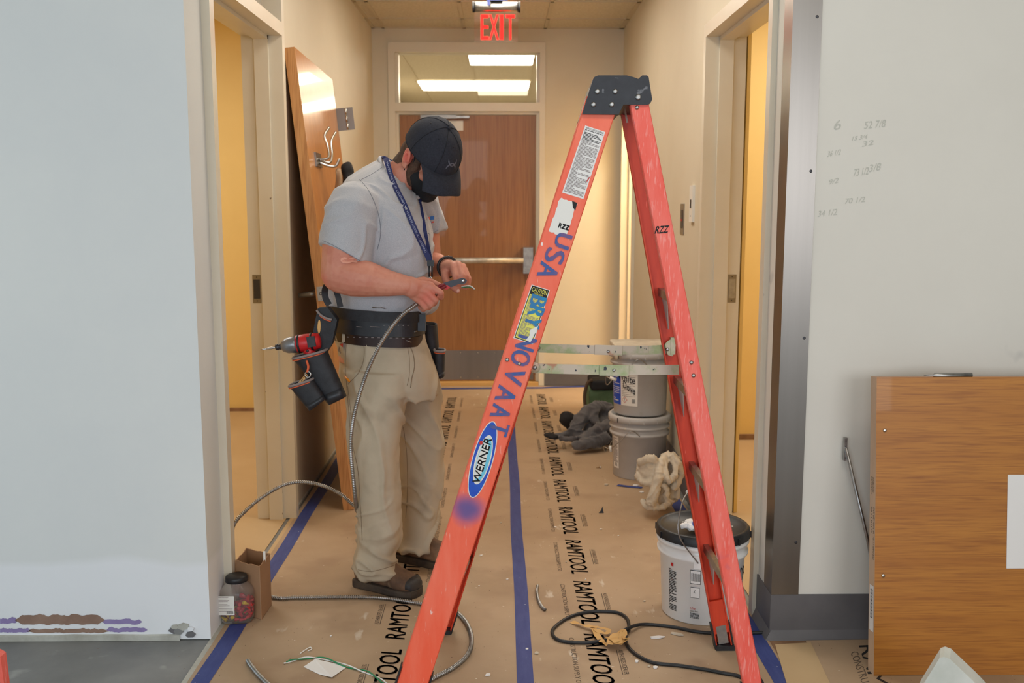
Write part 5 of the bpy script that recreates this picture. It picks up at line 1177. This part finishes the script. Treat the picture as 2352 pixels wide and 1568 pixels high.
b.build('seams', parent=CAP)
# brim
b = MB(); nb = 20; nl = 10; topv = []
def brim(s_, t_, off):   # s -1..1 across, t 0..1 outwards
    a = s_*R(60); base = capp(a, elow(a)+.02, .99)
    w_ = .080; L_ = .080*(1-.62*abs(s_)**3.0)
    tgt = cc0+HR*(w_*s_)+HF*(CF*.80+L_+.012)+HU*(-.034-.030*s_*s_*1.0+.006)
    tgt = tgt+(base-cc0-HF*((base-cc0).dot(HF)))*.06
    p = base+(tgt-base)*t_+HU*(.010*sin(pi*t_)); return p+HU*off
vs = [brim(-1+2*i/nb, j/nl, .0015) for j in range(nl+1) for i in range(nb+1)]; vs2 = [brim(-1+2*i/nb, j/nl, -.0015) for j in range(nl+1) for i in range(nb+1)]
W = nb+1; fs = [(j*W+i, j*W+i+1, (j+1)*W+i+1, (j+1)*W+i) for j in range(nl) for i in range(nb)]; N0 = len(vs)
b.add(vs+vs2, fs+[tuple(N0+k for k in f[::-1]) for f in fs]+[(nl*W+i, nl*W+i+1, N0+nl*W+i+1, N0+nl*W+i) for i in range(nb)]+[(j*W, (j+1)*W, N0+(j+1)*W, N0+j*W) for j in range(nl)]+[(j*W+nb, N0+j*W+nb, N0+(j+1)*W+nb, (j+1)*W+nb) for j in range(nl)], 'capcloth', True)
b.build('brim', parent=CAP)
b = MB()   # raised emblem on the front: two crossing curved strokes
def emb(u, v): a = u/CF; e = .42+v/CU; return capp(a, e, 1.012)
def stroke(pts, b):
    for (u0, v0, w0), (u1, v1, w1) in zip(pts, pts[1:]):
        b.add([emb(u0, v0-w0), emb(u1, v1-w1), emb(u1, v1+w1), emb(u0, v0+w0)], [(0, 1, 2, 3)], 'logogrey')
for s_ in (1, -1):
    pts = []
    for k in range(17):
        q = -1+2*k/16; pts.append((q*.026, s_*(.015-.020*(1-q*q)), .0016+.0045*abs(q)**1.5))
    stroke(pts, b)
b.build('emblem', parent=CAP)

# t-shirt
b = MB(); b.loft(torso(0), 'shirt')
def sleeve(pts, b, cut):
    rings = []
    for (c, ax, r_, rz) in pts:
        a = V(ax).normalized(); u = V((0, 1, 0)); u = (u-a*u.dot(a)).normalized(); w_ = a.cross(u)
        rings.append([V(c)+u*(rz*cos(q))+w_*(r_*sin(q)) for q in [2*pi*j/28 for j in range(28)]])
    b.loft(rings, 'shirt')
ax = (P(790, 590, 3.42)-P(815, 455, 3.48))
sleeve([(P(828, 430, 3.56), ax, .055, .06), (P(822, 448, 3.50), ax, .085, .08), (P(812, 480, 3.465), ax, .094, .088), (P(803, 525, 3.45), ax+V((-.01, 0, 0)), .094, .090), (P(796, 560, 3.44), ax+V((-.03, 0, 0)), .094, .090), (P(792, 590, 3.435), ax+V((-.065, 0, 0)), .0985, .094)], b, None)
ax2 = (P(992, 548, 3.81)-P(960, 450, 3.80))
sleeve([(P(935, 440, 3.74), ax2, .06, .07), (P(955, 462, 3.79), ax2, .078, .075), (P(974, 500, 3.81), ax2, .074, .072), (P(989, 536, 3.82), ax2, .068, .070)], b, None)
b.ell(P(985, 690, 3.62)+V((-.03, 0, 0)), V((.06, 0, 0)), V((0, .13, 0)), V((0, 0, .05)), 'shirt')
def shirt_disp(p):
    q = V((p.x*7, p.y*7, p.z*4)); a = .004*noise.noise(q)
    w_ = max(0, 1-abs(noise.noise(V((p.x*6+p.z*5+1.5*noise.noise(p*5), p.y*5, p.z*6-p.x*5))))*4.5)**1.4
    lowz = max(0, min(1, (1.28-p.z)/.15)); 
    return a+.012*w_*(.55+.45*lowz)
sh = rm_obj(b, .005, 't_shirt', 'shirt', parent=PS, smooth=4, disp=shirt_disp)
sbv = BVHTree.FromPolygons([v.co for v in sh.data.vertices], [tuple(p.vertices) for p in sh.data.polygons])
bbv = BVHTree.FromPolygons([v.co for v in bo.data.vertices], [tuple(p.vertices) for p in bo.data.polygons])
def on(bv, px, py, off=.003, fall=3.45):
    d = pdir(px, py).normalized(); o = V((0, 0, CAMH)); h = bv.ray_cast(o, d)
    if h[0] is None: return P(px, py, fall)
    return h[0]-d*off
def dense(pts, n=12): return [(p.x, p.y) for p in spline([V((x, y, 0)) for x, y in pts], n)]
def ribbon(b, pts, w_, m, nrm=None, th=.0015):
    vs = []
    for i, p in enumerate(pts):
        t_ = (pts[min(i+1, len(pts)-1)]-pts[max(i-1, 0)]).normalized(); nn = nrm or (V((0, 0, CAMH))-p).normalized(); s_ = t_.cross(nn).normalized(); o_ = nn*th
        vs += [p+s_*w_/2, p-s_*w_/2, p+s_*w_/2+o_, p-s_*w_/2+o_]
    fs = []
    for i in range(len(pts)-1):
        a, c = 4*i, 4*i+4; fs += [(a, a+1, c+1, c), (a+2, c+2, c+3, a+3), (a, c, c+2, a+2), (a+1, a+3, c+3, c+1)]
    fs += [(0, 2, 3, 1)]; k = 4*(len(pts)-1); fs += [(k, k+1, k+3, k+2)]
    b.add(vs, fs, m)
b = MB()
col = [P(873, 363, 3.66), P(884, 392, 3.585), P(905, 424, 3.565), P(935, 447, 3.56), P(962, 452, 3.60), P(950, 420, 3.69), P(905, 380, 3.72)]
b.tube(spline(col, 8, True), .0075, 'shirt', 10, closed=True); b.build('collar', parent=sh)
b = MB()
b.tube([on(sbv, x, y, .0004) for x, y in dense(((826, 412), (846, 436), (862, 470), (872, 505), (874, 540), (866, 575)))], .0012, 'shirtseam', 6)
b.tube([on(sbv, x, y, .0004, 3.36) for x, y in dense(((741, 552), (765, 563), (790, 577), (815, 592), (843, 607)))], .0010, 'shirtseam', 6)
b.tube([on(sbv, x, y, .0004) for x, y in dense(((878, 384), (850, 402), (830, 412)))], .0010, 'shirtseam', 6)
b.build('seams', parent=sh)
b = MB(); b.tube([on(sbv, x, y, .001) for x, y in ((984, 536), (1000, 532), (1006, 528))], .0016, 'shirtseam', 6); b.tube([on(sbv, x, y, .001) for x, y in ((986, 537), (988, 565), (990, 590))], .0012, 'shirtseam', 6); b.build('chest_pocket', parent=sh)
b = MB()
for (x0_, x1_, y_, h_, m_) in ((981, 987, 506, 8, 'logored'), (988, 997, 505, 9, 'logoblue'), (981, 991, 512, 3, 'logoblue'), (991, 997, 512, 4, 'logored')):
    b.add([on(sbv, x, y, .003, 3.5) for x, y in ((x0_, y_), (x1_, y_-1), (x1_, y_-h_), (x0_, y_-h_+1))], [(0, 1, 2, 3)], m_)
b.build('chest_logo', parent=sh)
b = MB(); c4 = [(781, 596), (820, 594), (821, 604), (783, 602)]
pts = [(782, 594), (790, 590), (800, 592), (812, 590), (820, 588), (822, 596), (820, 603), (808, 602), (798, 605), (788, 604), (782, 600)]
b.add([on(bbv, x, y, .003) for x, y in pts], [tuple(range(len(pts)))], 'plaster'); b.build('plaster', label='pinkish adhesive plaster', parent=PS)

# lanyard
LY = MB()
def lan(pts, bv, off): return spline([on(bv, x, y, off) if bv else P(x, y, 3.5) for x, y in pts], 6)
near = [P(884, 362, 3.62), P(889, 372, 3.575)]+[on(sbv, x, y, .011) for x, y in ((897, 400), (910, 432), (928, 468), (943, 503), (957, 535), (970, 562))]+[P(983, 590, 3.46), P(988, 602, 3.455)]
near = spline(near, 8)
for i in range(2): near = [near[0]]+[(near[k-1]+near[k]*2+near[k+1])/4 for k in range(1, len(near)-1)]+[near[-1]]
ribbon(LY, near, .0185, 'navy')
far_ = spline([on(sbv, 964, 466, .005), on(sbv, 970, 495, .010), on(sbv, 976, 530, .010), on(sbv, 982, 562, .010), P(988, 592, 3.465), P(989, 602, 3.46)], 6)
ribbon(LY, far_, .013, 'navy')
LY.tube(spline([P(884, 362, 3.62), P(880, 362, 3.68), P(900, 372, 3.73), P(940, 412, 3.70), P(964, 450, 3.62), on(sbv, 964, 466, .005)], 5), .006, 'navy', 8)
LO = LY.build('lanyard', parent=PS)
b = MB(); c = P(989, 604, 3.455); b.obox(c, V((.012, 0, 0)), V((0, .005, 0)), V((0, 0, .010)), 'black'); b.tube([c+V((-.005, 0, -.01)), c+V((-.005, 0, -.048))], .003, 'black', 8); b.tube([c+V((.005, 0, -.01)), c+V((.005, 0, -.048))], .003, 'black', 8)
b.tube(spline([c+V((0, 0, -.045)), c+V((-.006, 0, -.055)), c+V((-.005, 0, -.075)), c+V((.004, 0, -.078)), c+V((.006, 0, -.06)), c+V((0, 0, -.047))], 4), .0018, 'chrome', 8); b.build('clip', parent=LO)
b = MB()
cum = [0]
for p, q in zip(near, near[1:]): cum.append(cum[-1]+(q-p).length)
def along(s_):
    s_ = max(0, min(cum[-1]-1e-6, s_)); k = max(i for i in range(len(cum)-1) if cum[i] <= s_); t_ = (s_-cum[k])/(cum[k+1]-cum[k]+1e-9); p = near[k]+(near[k+1]-near[k])*t_
    d = (near[min(k+2, len(near)-1)]-near[max(k-1, 0)]).normalized(); return p, d
def lfn(s0, s1):
    def fn(u, v):
        p, d = along(s0+(s1-s0)*u); nn = (V((0, 0, CAMH))-p).normalized(); s_ = d.cross(nn).normalized(); return p+nn*.0022+s_*((v-.5)*.0066)
    return fn
TL = cum[-1]
b.text('UNIVERSITY OF SOUTH ALABAMA', None, None, None, 'logotext', fn=lfn(TL*.52, TL*.10)); b.text('UNIVERSITY OF SOUTH ALABAMA', None, None, None, 'logotext', fn=lfn(TL*.92, TL*.58)); b.text('SA', None, None, None, 'white', fn=lfn(TL*.57, TL*.535))
b.build('woven_lettering', parent=LO)
# bracelet
b = MB(); a_ = (wrL-P(1000, 608, 3.74)).normalized(); u = V((0, 0, 1)); u = (u-a_*u.dot(a_)).normalized(); w_ = a_.cross(u); cw = wrL+a_*.004
b.tube([cw+u*(.036*cos(q))+w_*(.036*sin(q)) for q in [2*pi*k/28 for k in range(28)]], .005, 'black', 8, closed=True); b.obox(cw+u*.035+w_*-.008, a_*.006, w_*.010, u*.003, 'black'); b.lathe([(.004, 0), (.003, .002), (.0005, .002)], cw+u*.039+w_*-.004, 'chrome', 10, u); b.build('wrist_band', parent=PS)

# trousers
def hring(y, xl, xr, Yc, ry, k=-.25, e=2.2): return tr(sect(P(xr, y, Yc), P(xl, y, Yc), ry, e=e), k)
b = MB()
b.loft([hring(y, xl, xr, 3.64, ry) for y, xl, xr, ry in ((742, 770, 962, .140), (775, 770, 975, .150), (805, 772, 990, .158), (840, 778, 1000, .165), (880, 784, 1004, .165), (905, 790, 1004, .15))], 'khaki')
b.loft([hring(y, xl, xr, Yc, ry) for y, xl, xr, Yc, ry in ((850, 782, 950, 3.56, .10), (896, 787, 942, 3.55, .105), (950, 794, 930, 3.54, .10), (1000, 798, 920, 3.535, .095), (1045, 806, 912, 3.53, .09), (1095, 811, 914, 3.535, .085), (1145, 815, 919, 3.54, .085), (1200, 821, 920, 3.55, .085), (1236, 824, 918, 3.555, .085), (1262, 818, 906, 3.555, .088), (1284, 810, 906, 3.555, .092), (1300, 814, 912, 3.553, .09), (1316, 820, 914, 3.553, .088))], 'khaki')
b.loft([hring(y, xl, xr, Yc, ry) for y, xl, xr, Yc, ry in ((850, 880, 1003, 3.74, .09), (900, 885, 1011, 3.76, .10), (960, 890, 1015, 3.77, .098), (1030, 896, 1018, 3.78, .092), (1080, 902, 1017, 3.79, .09), (1125, 908, 1014, 3.80, .088), (1165, 912, 1009, 3.81, .085), (1194, 912, 1004, 3.815, .085), (1225, 912, 996, 3.82, .088), (1240, 908, 992, 3.82, .09), (1254, 910, 988, 3.82, .088))], 'khaki')
def pant_disp(p):
    z = p.z; lo = max(0, min(1, (.42-z)/.25))
    q = V((p.x*9, p.y*9, z*13)); q2 = q+V((noise.noise(q*.5), 0, noise.noise(q*.5+V((3, 3, 3)))))*1.3
    rd = max(0, 1-abs(noise.noise(q2))*4.2)**1.3
    v = V((p.x*10+z*4, p.y*8, z*3)); r2_ = max(0, 1-abs(noise.noise(v+V((noise.noise(p*4), 0, 0))))*4.5)**1.4
    return .016*lo*rd+.011*(1-lo)*r2_+.004*noise.noise(p*9)
tr_o = rm_obj(b, .006, 'trousers', 'khaki', parent=PS, smooth=4, disp=pant_disp)
tbv = BVHTree.FromPolygons([v.co for v in tr_o.data.vertices], [tuple(p.vertices) for p in tr_o.data.polygons])
b = MB()
def dense(pts, n=12): return [(p.x, p.y) for p in spline([V((x, y, 0)) for x, y in pts], n)]
def seam(pts, r_=.0013, m='seam', bv=None): b.tube([on(bv or tbv, x, y, .0002) for x, y in dense(pts)], r_, m, 6)
seam([(835, 782), (837, 810), (833, 835), (822, 858), (806, 875), (800, 882)]); seam([(796, 782), (793, 840), (796, 880), (800, 930), (806, 1000), (822, 1080), (828, 1160), (832, 1240)]); seam([(798, 885), (804, 930), (810, 1000)], .001)
seam([(938, 790), (948, 810), (952, 840), (946, 868), (943, 890)], .0018); seam([(934, 790), (940, 820), (940, 860), (935, 885)], .001); seam([(926, 980), (934, 1040), (936, 1120), (932, 1190)], .001)
seam([(822, 1308), (850, 1312), (880, 1306), (911, 1296)], .001); b.build('seams', parent=tr_o)
for x in (789, 888):
    b = MB(); ribbon(b, [on(tbv, x, 758, .012), on(tbv, x, 775, .010), on(tbv, x, 785, .004)], .010, 'khaki', th=.002); b.build('belt_loop', parent=tr_o)
b = MB(); b.add([on(tbv, x, y, .003) for x, y in ((779, 790), (787, 786), (794, 790), (790, 806), (782, 812), (777, 806))], [tuple(range(6))], 'greytrim'); b.add([on(tbv, x, y, .004) for x, y in ((781, 790), (788, 788), (787, 797), (780, 798))], [(0, 1, 2, 3)], 'red'); b.build('waist_label', parent=tr_o)
# trouser belt
def band(y0, y1, xl, xr, dy, ry, m, th=.004, Yc=3.64, n=120):
    a = tr(sect(P(xr, y0+dy, Yc), P(xl, y0, Yc), ry, n=n)); c = tr(sect(P(xr, y1+dy, Yc), P(xl, y1, Yc), ry, n=n)); cen = sum(a, V())/n
    def inn(r_): return [p+(cen-p).normalized()*th for p in r_]
    b = MB(); b.loft([inn(a), a, c, inn(c)], m, caps=False, smooth=False); return b
b = band(757, 779, 764, 973, 6, .158, 'leather')
bt = b.build('trouser_belt', parent=PS); xb = BVHTree.FromPolygons(b.v, b.f)
b = MB()
for i in range(11):
    x = 800+i*14
    for y in (761, 773): 
        p = on(xb, x, y+ (x-760)*.02, .0005); b.obox(p, V((.005, 0, 0)), V((0, .0008, 0)), V((0, 0, .0014)), 'greytrim')
b.build('stitching', parent=bt)
b = MB(); b.tube([on(xb, x, y, .002) for x, y in ((936, 764), (934, 782), (944, 786), (950, 768))], .002, 'zinc', 6, closed=True); b.build('buckle', parent=bt)

# tool belt with pouches (one thing), drill (another)
TBT = thing('tool_belt', 'black tool belt with hanging pouches worn round the waist of the man', 'tool belt', (-.38, 3.64, 1.0))
b = band(717, 756, 750, 979, 4, .174, 'beltlea', .006); be = b.build('belt', parent=TBT); xb = BVHTree.FromPolygons(b.v, b.f)
b = band(698, 722, 746, 981, 8, .182, 'nylon', .008); b.build('padded_liner', parent=TBT)
b = MB()
for x0_, x1_ in ((819, 832), (851, 873)): b.add([on(xb, x, y, .003) for x, y in ((x0_, 722), (x1_, 723), (x1_, 751), (x0_, 750))], [(0, 1, 2, 3)], 'nylon'); b.tube([on(xb, x, y, .003) for x, y in ((x0_, 722), (x1_, 723), (x1_, 751), (x0_, 750))], .0012, 'greytrim', 6, closed=True)
b.build('keeper', parent=TBT)
b = MB()
for i in range(6):
    for y in (732, 746): p = on(xb, 882+i*11, y+1, .001); b.lathe([(.0022, 0), (.0018, .0008), (.0004, .0008)], p, 'zinc', 8, (0, -1, 0))
b.build('eyelets', parent=TBT)
b = MB(); p_ = [on(xb, x, y, .006) for x, y in ((962, 722), (957, 760), (952, 762), (957, 722))]; b.tube(p_, .0022, 'zinc', 8, closed=True)
b.obox(on(xb, 967, 740, .008), V((.017, .0, 0)), V((0, .012, 0)), V((0, 0, .030)), 'beltlea'); b.tube([on(xb, x, y, .004) for x, y in ((856, 706), (870, 706), (884, 708), (882, 713), (866, 712), (857, 711))], .0016, 'zinc', 8, closed=True); b.build('buckle', parent=TBT)
b = MB()
ribbon(b, spline([P(750, 655, 3.50), P(746, 668, 3.47), P(748, 685, 3.46), P(756, 700, 3.455)], 5), .022, 'nylon'); ribbon(b, spline([P(768, 655, 3.465), P(776, 680, 3.455), P(782, 705, 3.45)], 5), .020, 'nylon'); b.build('suspender_straps', parent=TBT)
def pouch(name, top, bot, Y, dtop, dbot, m='nylon', trim=True, parent=TBT, rimr=.0045, tb=None):
    """top=(left,right) px points of the front rim, bot=(left,right); depth away from camera"""
    (tl, tr_), (bl, br) = top, bot; b = MB()
    TLp, TRp, BLp, BRp = P(*tl, Y), P(*tr_, Y), P(*bl, Y), P(*br, Y)
    def rg(l, r_, d, n=24, e=3.0):
        c = (l+r_)/2+V((0, d/2, 0)); a = (r_-l)/2; out = []
        for j in range(n):
            q = 2*pi*j/n; m_ = 1/((abs(cos(q))**e+abs(sin(q))**e)**(1/e)); out.append(c+a*(cos(q)*m_)+V((0, d/2, 0))*(sin(q)*m_))
        return out
    rings = []
    for t_ in (0, .08, .35, .7, .92, 1): rings.append(rg(TLp+(BLp-TLp)*t_, TRp+(BRp-TRp)*t_, dtop+(dbot-dtop)*t_))
    cen = lambda r_: sum(r_, V())/len(r_)
    ins = [[p+(cen(r_)-p)*.1 for p in r_] for r_ in rings]
    b.loft(rings[::-1], m, caps=False); b.add(rings[-1], [list(range(24))], m); b.loft([rings[0], ins[0], ins[2], [p+(cen(ins[3])-p)*.9 for p in ins[3]]], m, caps=False)
    o = b.build(name, parent=parent)
    if trim:
        b = MB(); b.tube(rings[0], rimr, 'greytrim', 8, closed=True); b.tube([p+V((0, -.001, -.007)) for p in rings[0]], .002, 'orangetrim', 6, closed=True); b.build('rim_trim', parent=o)
    b = MB(); lo = [rg(TLp+(BLp-TLp)*t_, TRp+(BRp-TRp)*t_, (dtop+(dbot-dtop)*t_)+.002) for t_ in (.80, 1.003)]; b.loft([[p+V((0, -.0015, 0)) for p in r_] for r_ in lo], 'beltlea'); b.build('bottom_patch', parent=o)
    return o
ho = MB(); ho.prism([P(x, y, 3.435) for x, y in ((730, 708), (752, 706), (774, 735), (762, 790), (748, 812), (722, 800), (718, 770), (724, 735))], (0, .05, 0), 'nylon')
hm = ho.build('pouch_back', parent=TBT)
b = MB(); b.tube(spline([P(727, 712, 3.43), P(735, 722, 3.428), P(748, 730, 3.426), P(762, 734, 3.428)], 5), .004, 'greytrim', 8); b.tube(spline([P(733, 724, 3.428), P(746, 733, 3.426), P(760, 738, 3.428)], 5), .002, 'orangetrim', 6); b.build('rim_trim', parent=hm)
b = MB(); b.ell(P(733, 750, 3.433), V((.006, 0, .001)), V((0, .002, 0)), V((.001, 0, .024)), 'tan', 16, 8); b.build('badge', parent=hm)
pouch('drill_pouch', ((668, 826), (745, 806)), ((752, 932), (793, 912)), 3.385, .085, .05)
pouch('nail_pouch', ((660, 890), (716, 872)), ((708, 946), (746, 918)), 3.36, .075, .04)
b = MB(); b.tube(spline([P(704, 828, 3.375), P(708, 842, 3.365), P(705, 855, 3.36)], 5), .004, 'orangetrim', 8)
q0 = P(707, 853, 3.36); b.tube([q0+V((.010*cos(q), 0, .010*sin(q)-.01)) for q in [2*pi*k/16 for k in range(16)]], .0018, 'chrome', 6, closed=True)
for k in range(7): c = P(703-k*2.6, 862+k*3.2, 3.362); b.tube([c+V((.0035*cos(q), .002*(k % 2), .005*sin(q))) for q in [2*pi*j/10 for j in range(10)]], .0012, 'tan', 6, closed=True)
b.build('snap_chain', parent=TBT)
pouch('far_pouch', ((968, 745), (1002, 748)), ((985, 850), (1012, 872)), 3.66, .10, .07, trim=False)
pouch('far_tool_pouch', ((996, 806), (1021, 808)), ((998, 872), (1020, 866)), 3.62, .07, .05)
# impact driver
dY = 3.425; DR = thing('impact_driver', 'red and grey cordless impact driver holstered in the tool pouch', 'power drill', P(700, 800, dY))
a0 = P(598, 803, dY); a1 = P(728, 783, dY); ax = (a1-a0).normalized(); Ld = (a1-a0).length
b = MB(); b.lathe([(.0005, 0), (.003, .008), (.0035, .018), (.0028, .02), (.0045, .024), (.0045, .058), (.004, .06)], a0, 'chrome', 12, ax); b.build('driver_bit', parent=DR)
b = MB(); b.lathe([(.004, .052), (.010, .054), (.011, .062), (.009, .066), (.011, .069), (.011, .073), (.004, .075)], a0, 'dkmetal', 20, ax); b.build('chuck', parent=DR)
b = MB(); b.lathe([(.011, .072), (.020, .080), (.0275, .096), (.029, .118), (.029, .128), (.02, .13)], a0, 'drillgrey', 32, ax); b.build('gear_case', parent=DR)
up = V((0, 1, 0)).cross(ax).normalized(); up = up if up.z > 0 else -up
b = MB(); b.lathe([(.026, .124), (.0305, .13), (.031, .16), (.030, .19), (.026, .208), (.01, .212)], a0, 'red', 28, ax)
b.build('motor_housing', parent=DR)
b = MB()
for t_ in (.132, .178): b.lathe([(.0285, t_), (.0322, t_+.001), (.0322, t_+.008), (.0285, t_+.009)], a0, 'black', 28, ax)
b.obox(a0+ax*.185+up*.004+V((0, -.030, 0)), ax*.014, V((0, .003, 0)), up*.018, 'black'); b.build('rubber_bands', parent=DR)
b = MB(); hd = (-up*1.0+ax*.10).normalized(); capsule(b, a0+ax*.165-up*.02, .022, a0+ax*.165-up*.02+hd*.05, .019, m='red'); b.build('handle', parent=DR)
b = MB(); b.lathe([(.013, 0), (.012, .002), (.001, .002)], a0+ax*.152-up*.048+V((0, -.021, 0)), 'black', 16, (0, -1, 0)); b.lathe([(.005, 0), (.004, .002), (.001, .002)], a0+ax*.165-up*.026+V((0, -.023, 0)), 'black', 12, (0, -1, 0)); b.build('grip_pads', parent=DR)
# pencil in the pocket
b = MB(); c = on(tbv, 793, 864, .004); d = on(tbv, 803, 876, .004); b.tube([c, d], .004, mat('pencil_orange', (244, 150, 30), .4), 6); b.build('pencil', label='orange pencil end sticking out of the trouser pocket', cat='pencil')

# boots
def boot(heel, toe, name, lab=None):
    h = V(heel); tt = V(toe); h.z = tt.z = 0; L_ = (tt-h).length; a = (tt-h).normalized(); s_ = V((-a.y, a.x, 0))
    o = thing(name, None, None) if False else None
    prof = [(.00, .032, .100), (.03, .040, .128), (.10, .042, .136), (.20, .043, .138), (.30, .043, .136), (.42, .044, .124), (.55, .047, .104), (.68, .051, .088), (.80, .053, .078), (.90, .048, .070), (.97, .034, .056), (1.0, .014, .038)]
    def rg(t_, w_, hh, z0):
        c = h+a*(L_*t_); out = []
        for j in range(24):
            q = 2*pi*j/24; x = cos(q); y = sin(q); e = 2.6; m_ = 1/((abs(x)**e+abs(y)**e)**(1/e)); out.append(c+s_*(w_*x*m_)+V((0, 0, z0+(hh-z0)/2+(hh-z0)/2*y*m_)))
        return out
    b = MB(); b.loft([rg(t_, w_, hh, .018) for t_, w_, hh in prof], 'boot')
    up_ = rm_obj(b, .005, 'boot', 'boot', parent=PS, smooth=3, disp=lambda p: .003*noise.noise(p*35))
    b = MB()
    def out_(k, z): return [h+a*(L_*(t_ if 0 < t_ < 1 else t_*1.02-.01))+s_*(sg*(w_+.004)*k)+V((0, 0, z)) for sg, lst in ((1, prof), (-1, prof[::-1])) for t_, w_, _ in lst]
    b.loft([out_(.97, .001), out_(1.03, .006), out_(1.03, .024), out_(1.0, .029), out_(.9, .030)], 'sole', smooth=False); b.build('sole', parent=up_)
    b = MB(); b.loft([rg(t_, w_+.002, hh+.002, .022) for t_, w_, hh in prof[9:]], 'toecap'); b.build('toe_cap', parent=up_)
    b = MB()
    for k in range(4):
        t_ = .40+.065*k; w_ = .022; zz = .116-.010*k-.002*k*k; c = h+a*(L_*t_)
        b.tube([c+s_*w_+V((0, 0, zz)), c+a*.01+V((0, 0, zz+.009)), c+a*.022-s_*w_+V((0, 0, zz-.002))], .0028, 'ink2', 6); b.tube([c-s_*w_+V((0, 0, zz)), c+a*.01+V((0, 0, zz+.009)), c+a*.022+s_*w_+V((0, 0, zz-.002))], .0028, 'ink2', 6)
    b.build('laces', parent=up_)
boot(G(824, 1322, .03), G(962, 1352, .03), 'boot'); boot(G(905, 1262, .03), G(1070, 1294, .03), 'boot')

# cable cutters in the right hand
PL = thing('cable_cutters', 'red handled cable cutters held in the right hand of the man', 'pliers', P(1030, 660, 3.44))
b = MB(); Yp = 3.43
b.tube(spline([P(985, 668, 3.425), P(1002, 661, 3.425), P(1014, 655, 3.43), P(1022, 653, 3.435)], 4), .006, mat('dark_red_grip', (130, 34, 44), .4), 12)
b.tube(spline([P(990, 676, 3.42), P(1004, 668, 3.422), P(1016, 661, 3.428), P(1024, 657, 3.432)], 4), .006, bpy.data.materials['dark_red_grip'], 12); b.build('handle', parent=PL)
b = MB(); b.prism([P(x, y, 3.428) for x, y in ((1019, 657), (1027, 654), (1035, 660), (1026, 665), (1021, 664))], (0, .014, 0), 'red'); b.build('guard', label='bright red guard', parent=PL)
b = MB(); b.prism([P(x, y, 3.430) for x, y in ((1018, 650), (1034, 645), (1052, 641), (1062, 638), (1068, 640), (1073, 644), (1070, 650), (1062, 653), (1054, 652), (1038, 659), (1028, 659), (1022, 656))], (0, .009, .0), 'dkmetal'); b.build('jaws', parent=PL)
b = MB(); b.lathe([(.006, 0), (.005, .002), (.001, .002)], P(1064, 645, 3.430), 'chrome', 14, (0, -1, 0)); b.build('pivot', parent=PL)
# conduit from the hand to the floor
path = [P(985, 668, 3.46), P(968, 690, 3.43), P(950, 703, 3.385), P(925, 722, 3.365), P(895, 757, 3.35), P(868, 800, 3.34), P(845, 850, 3.345), P(826, 905, 3.36), P(813, 955, 3.38), P(806, 1005, 3.40), P(807, 1055, 3.42), P(812, 1105, 3.44), P(816, 1145, 3.47), P(822, 1175, 3.54), P(845, 1195, 3.64), P(860, 1195, 3.69), P(845, 1182, 3.72), P(812, 1160, 3.72), P(780, 1133, 3.72), P(735, 1113, 3.72), P(690, 1107, 3.70), P(650, 1114, 3.67), P(600, 1143, 3.62), P(565, 1172, 3.58), P(540, 1200, 3.55), P(518, 1250, 3.52), V((-1.12, 3.56, .10)), V((-1.16, 3.60, .02)), V((-1.12, 3.62, .008)), V((-1.02, 3.58, .008))]
path += g([(625, 1371), (680, 1372), (760, 1371), (840, 1371), (880, 1373), (925, 1379), (968, 1386), (1010, 1390), (1040, 1400), (1068, 1425), (1083, 1462), (1076, 1500), (1045, 1530), (1005, 1552), (960, 1576), (900, 1620)], .0085)
pa = spline(path, 8)
ribtube('flexible_conduit', pa, .0078, 'long flexible metal conduit running from the man to the floor loops', .007, n=10)
b = MB(); b.tube(spline([P(1060, 658, 3.49), P(1075, 656, 3.48), P(1083, 658, 3.475), P(1090, 664, 3.472)], 5), .0022, 'whitewire', 8); b.tube(spline([P(1060, 660, 3.492), P(1075, 659, 3.482), P(1083, 660, 3.477), P(1091, 665, 3.474)], 5), .0016, 'greenwire', 8); b.build('wire_end', label='short wire end poking out from the fingers of the left hand', cat='wire')
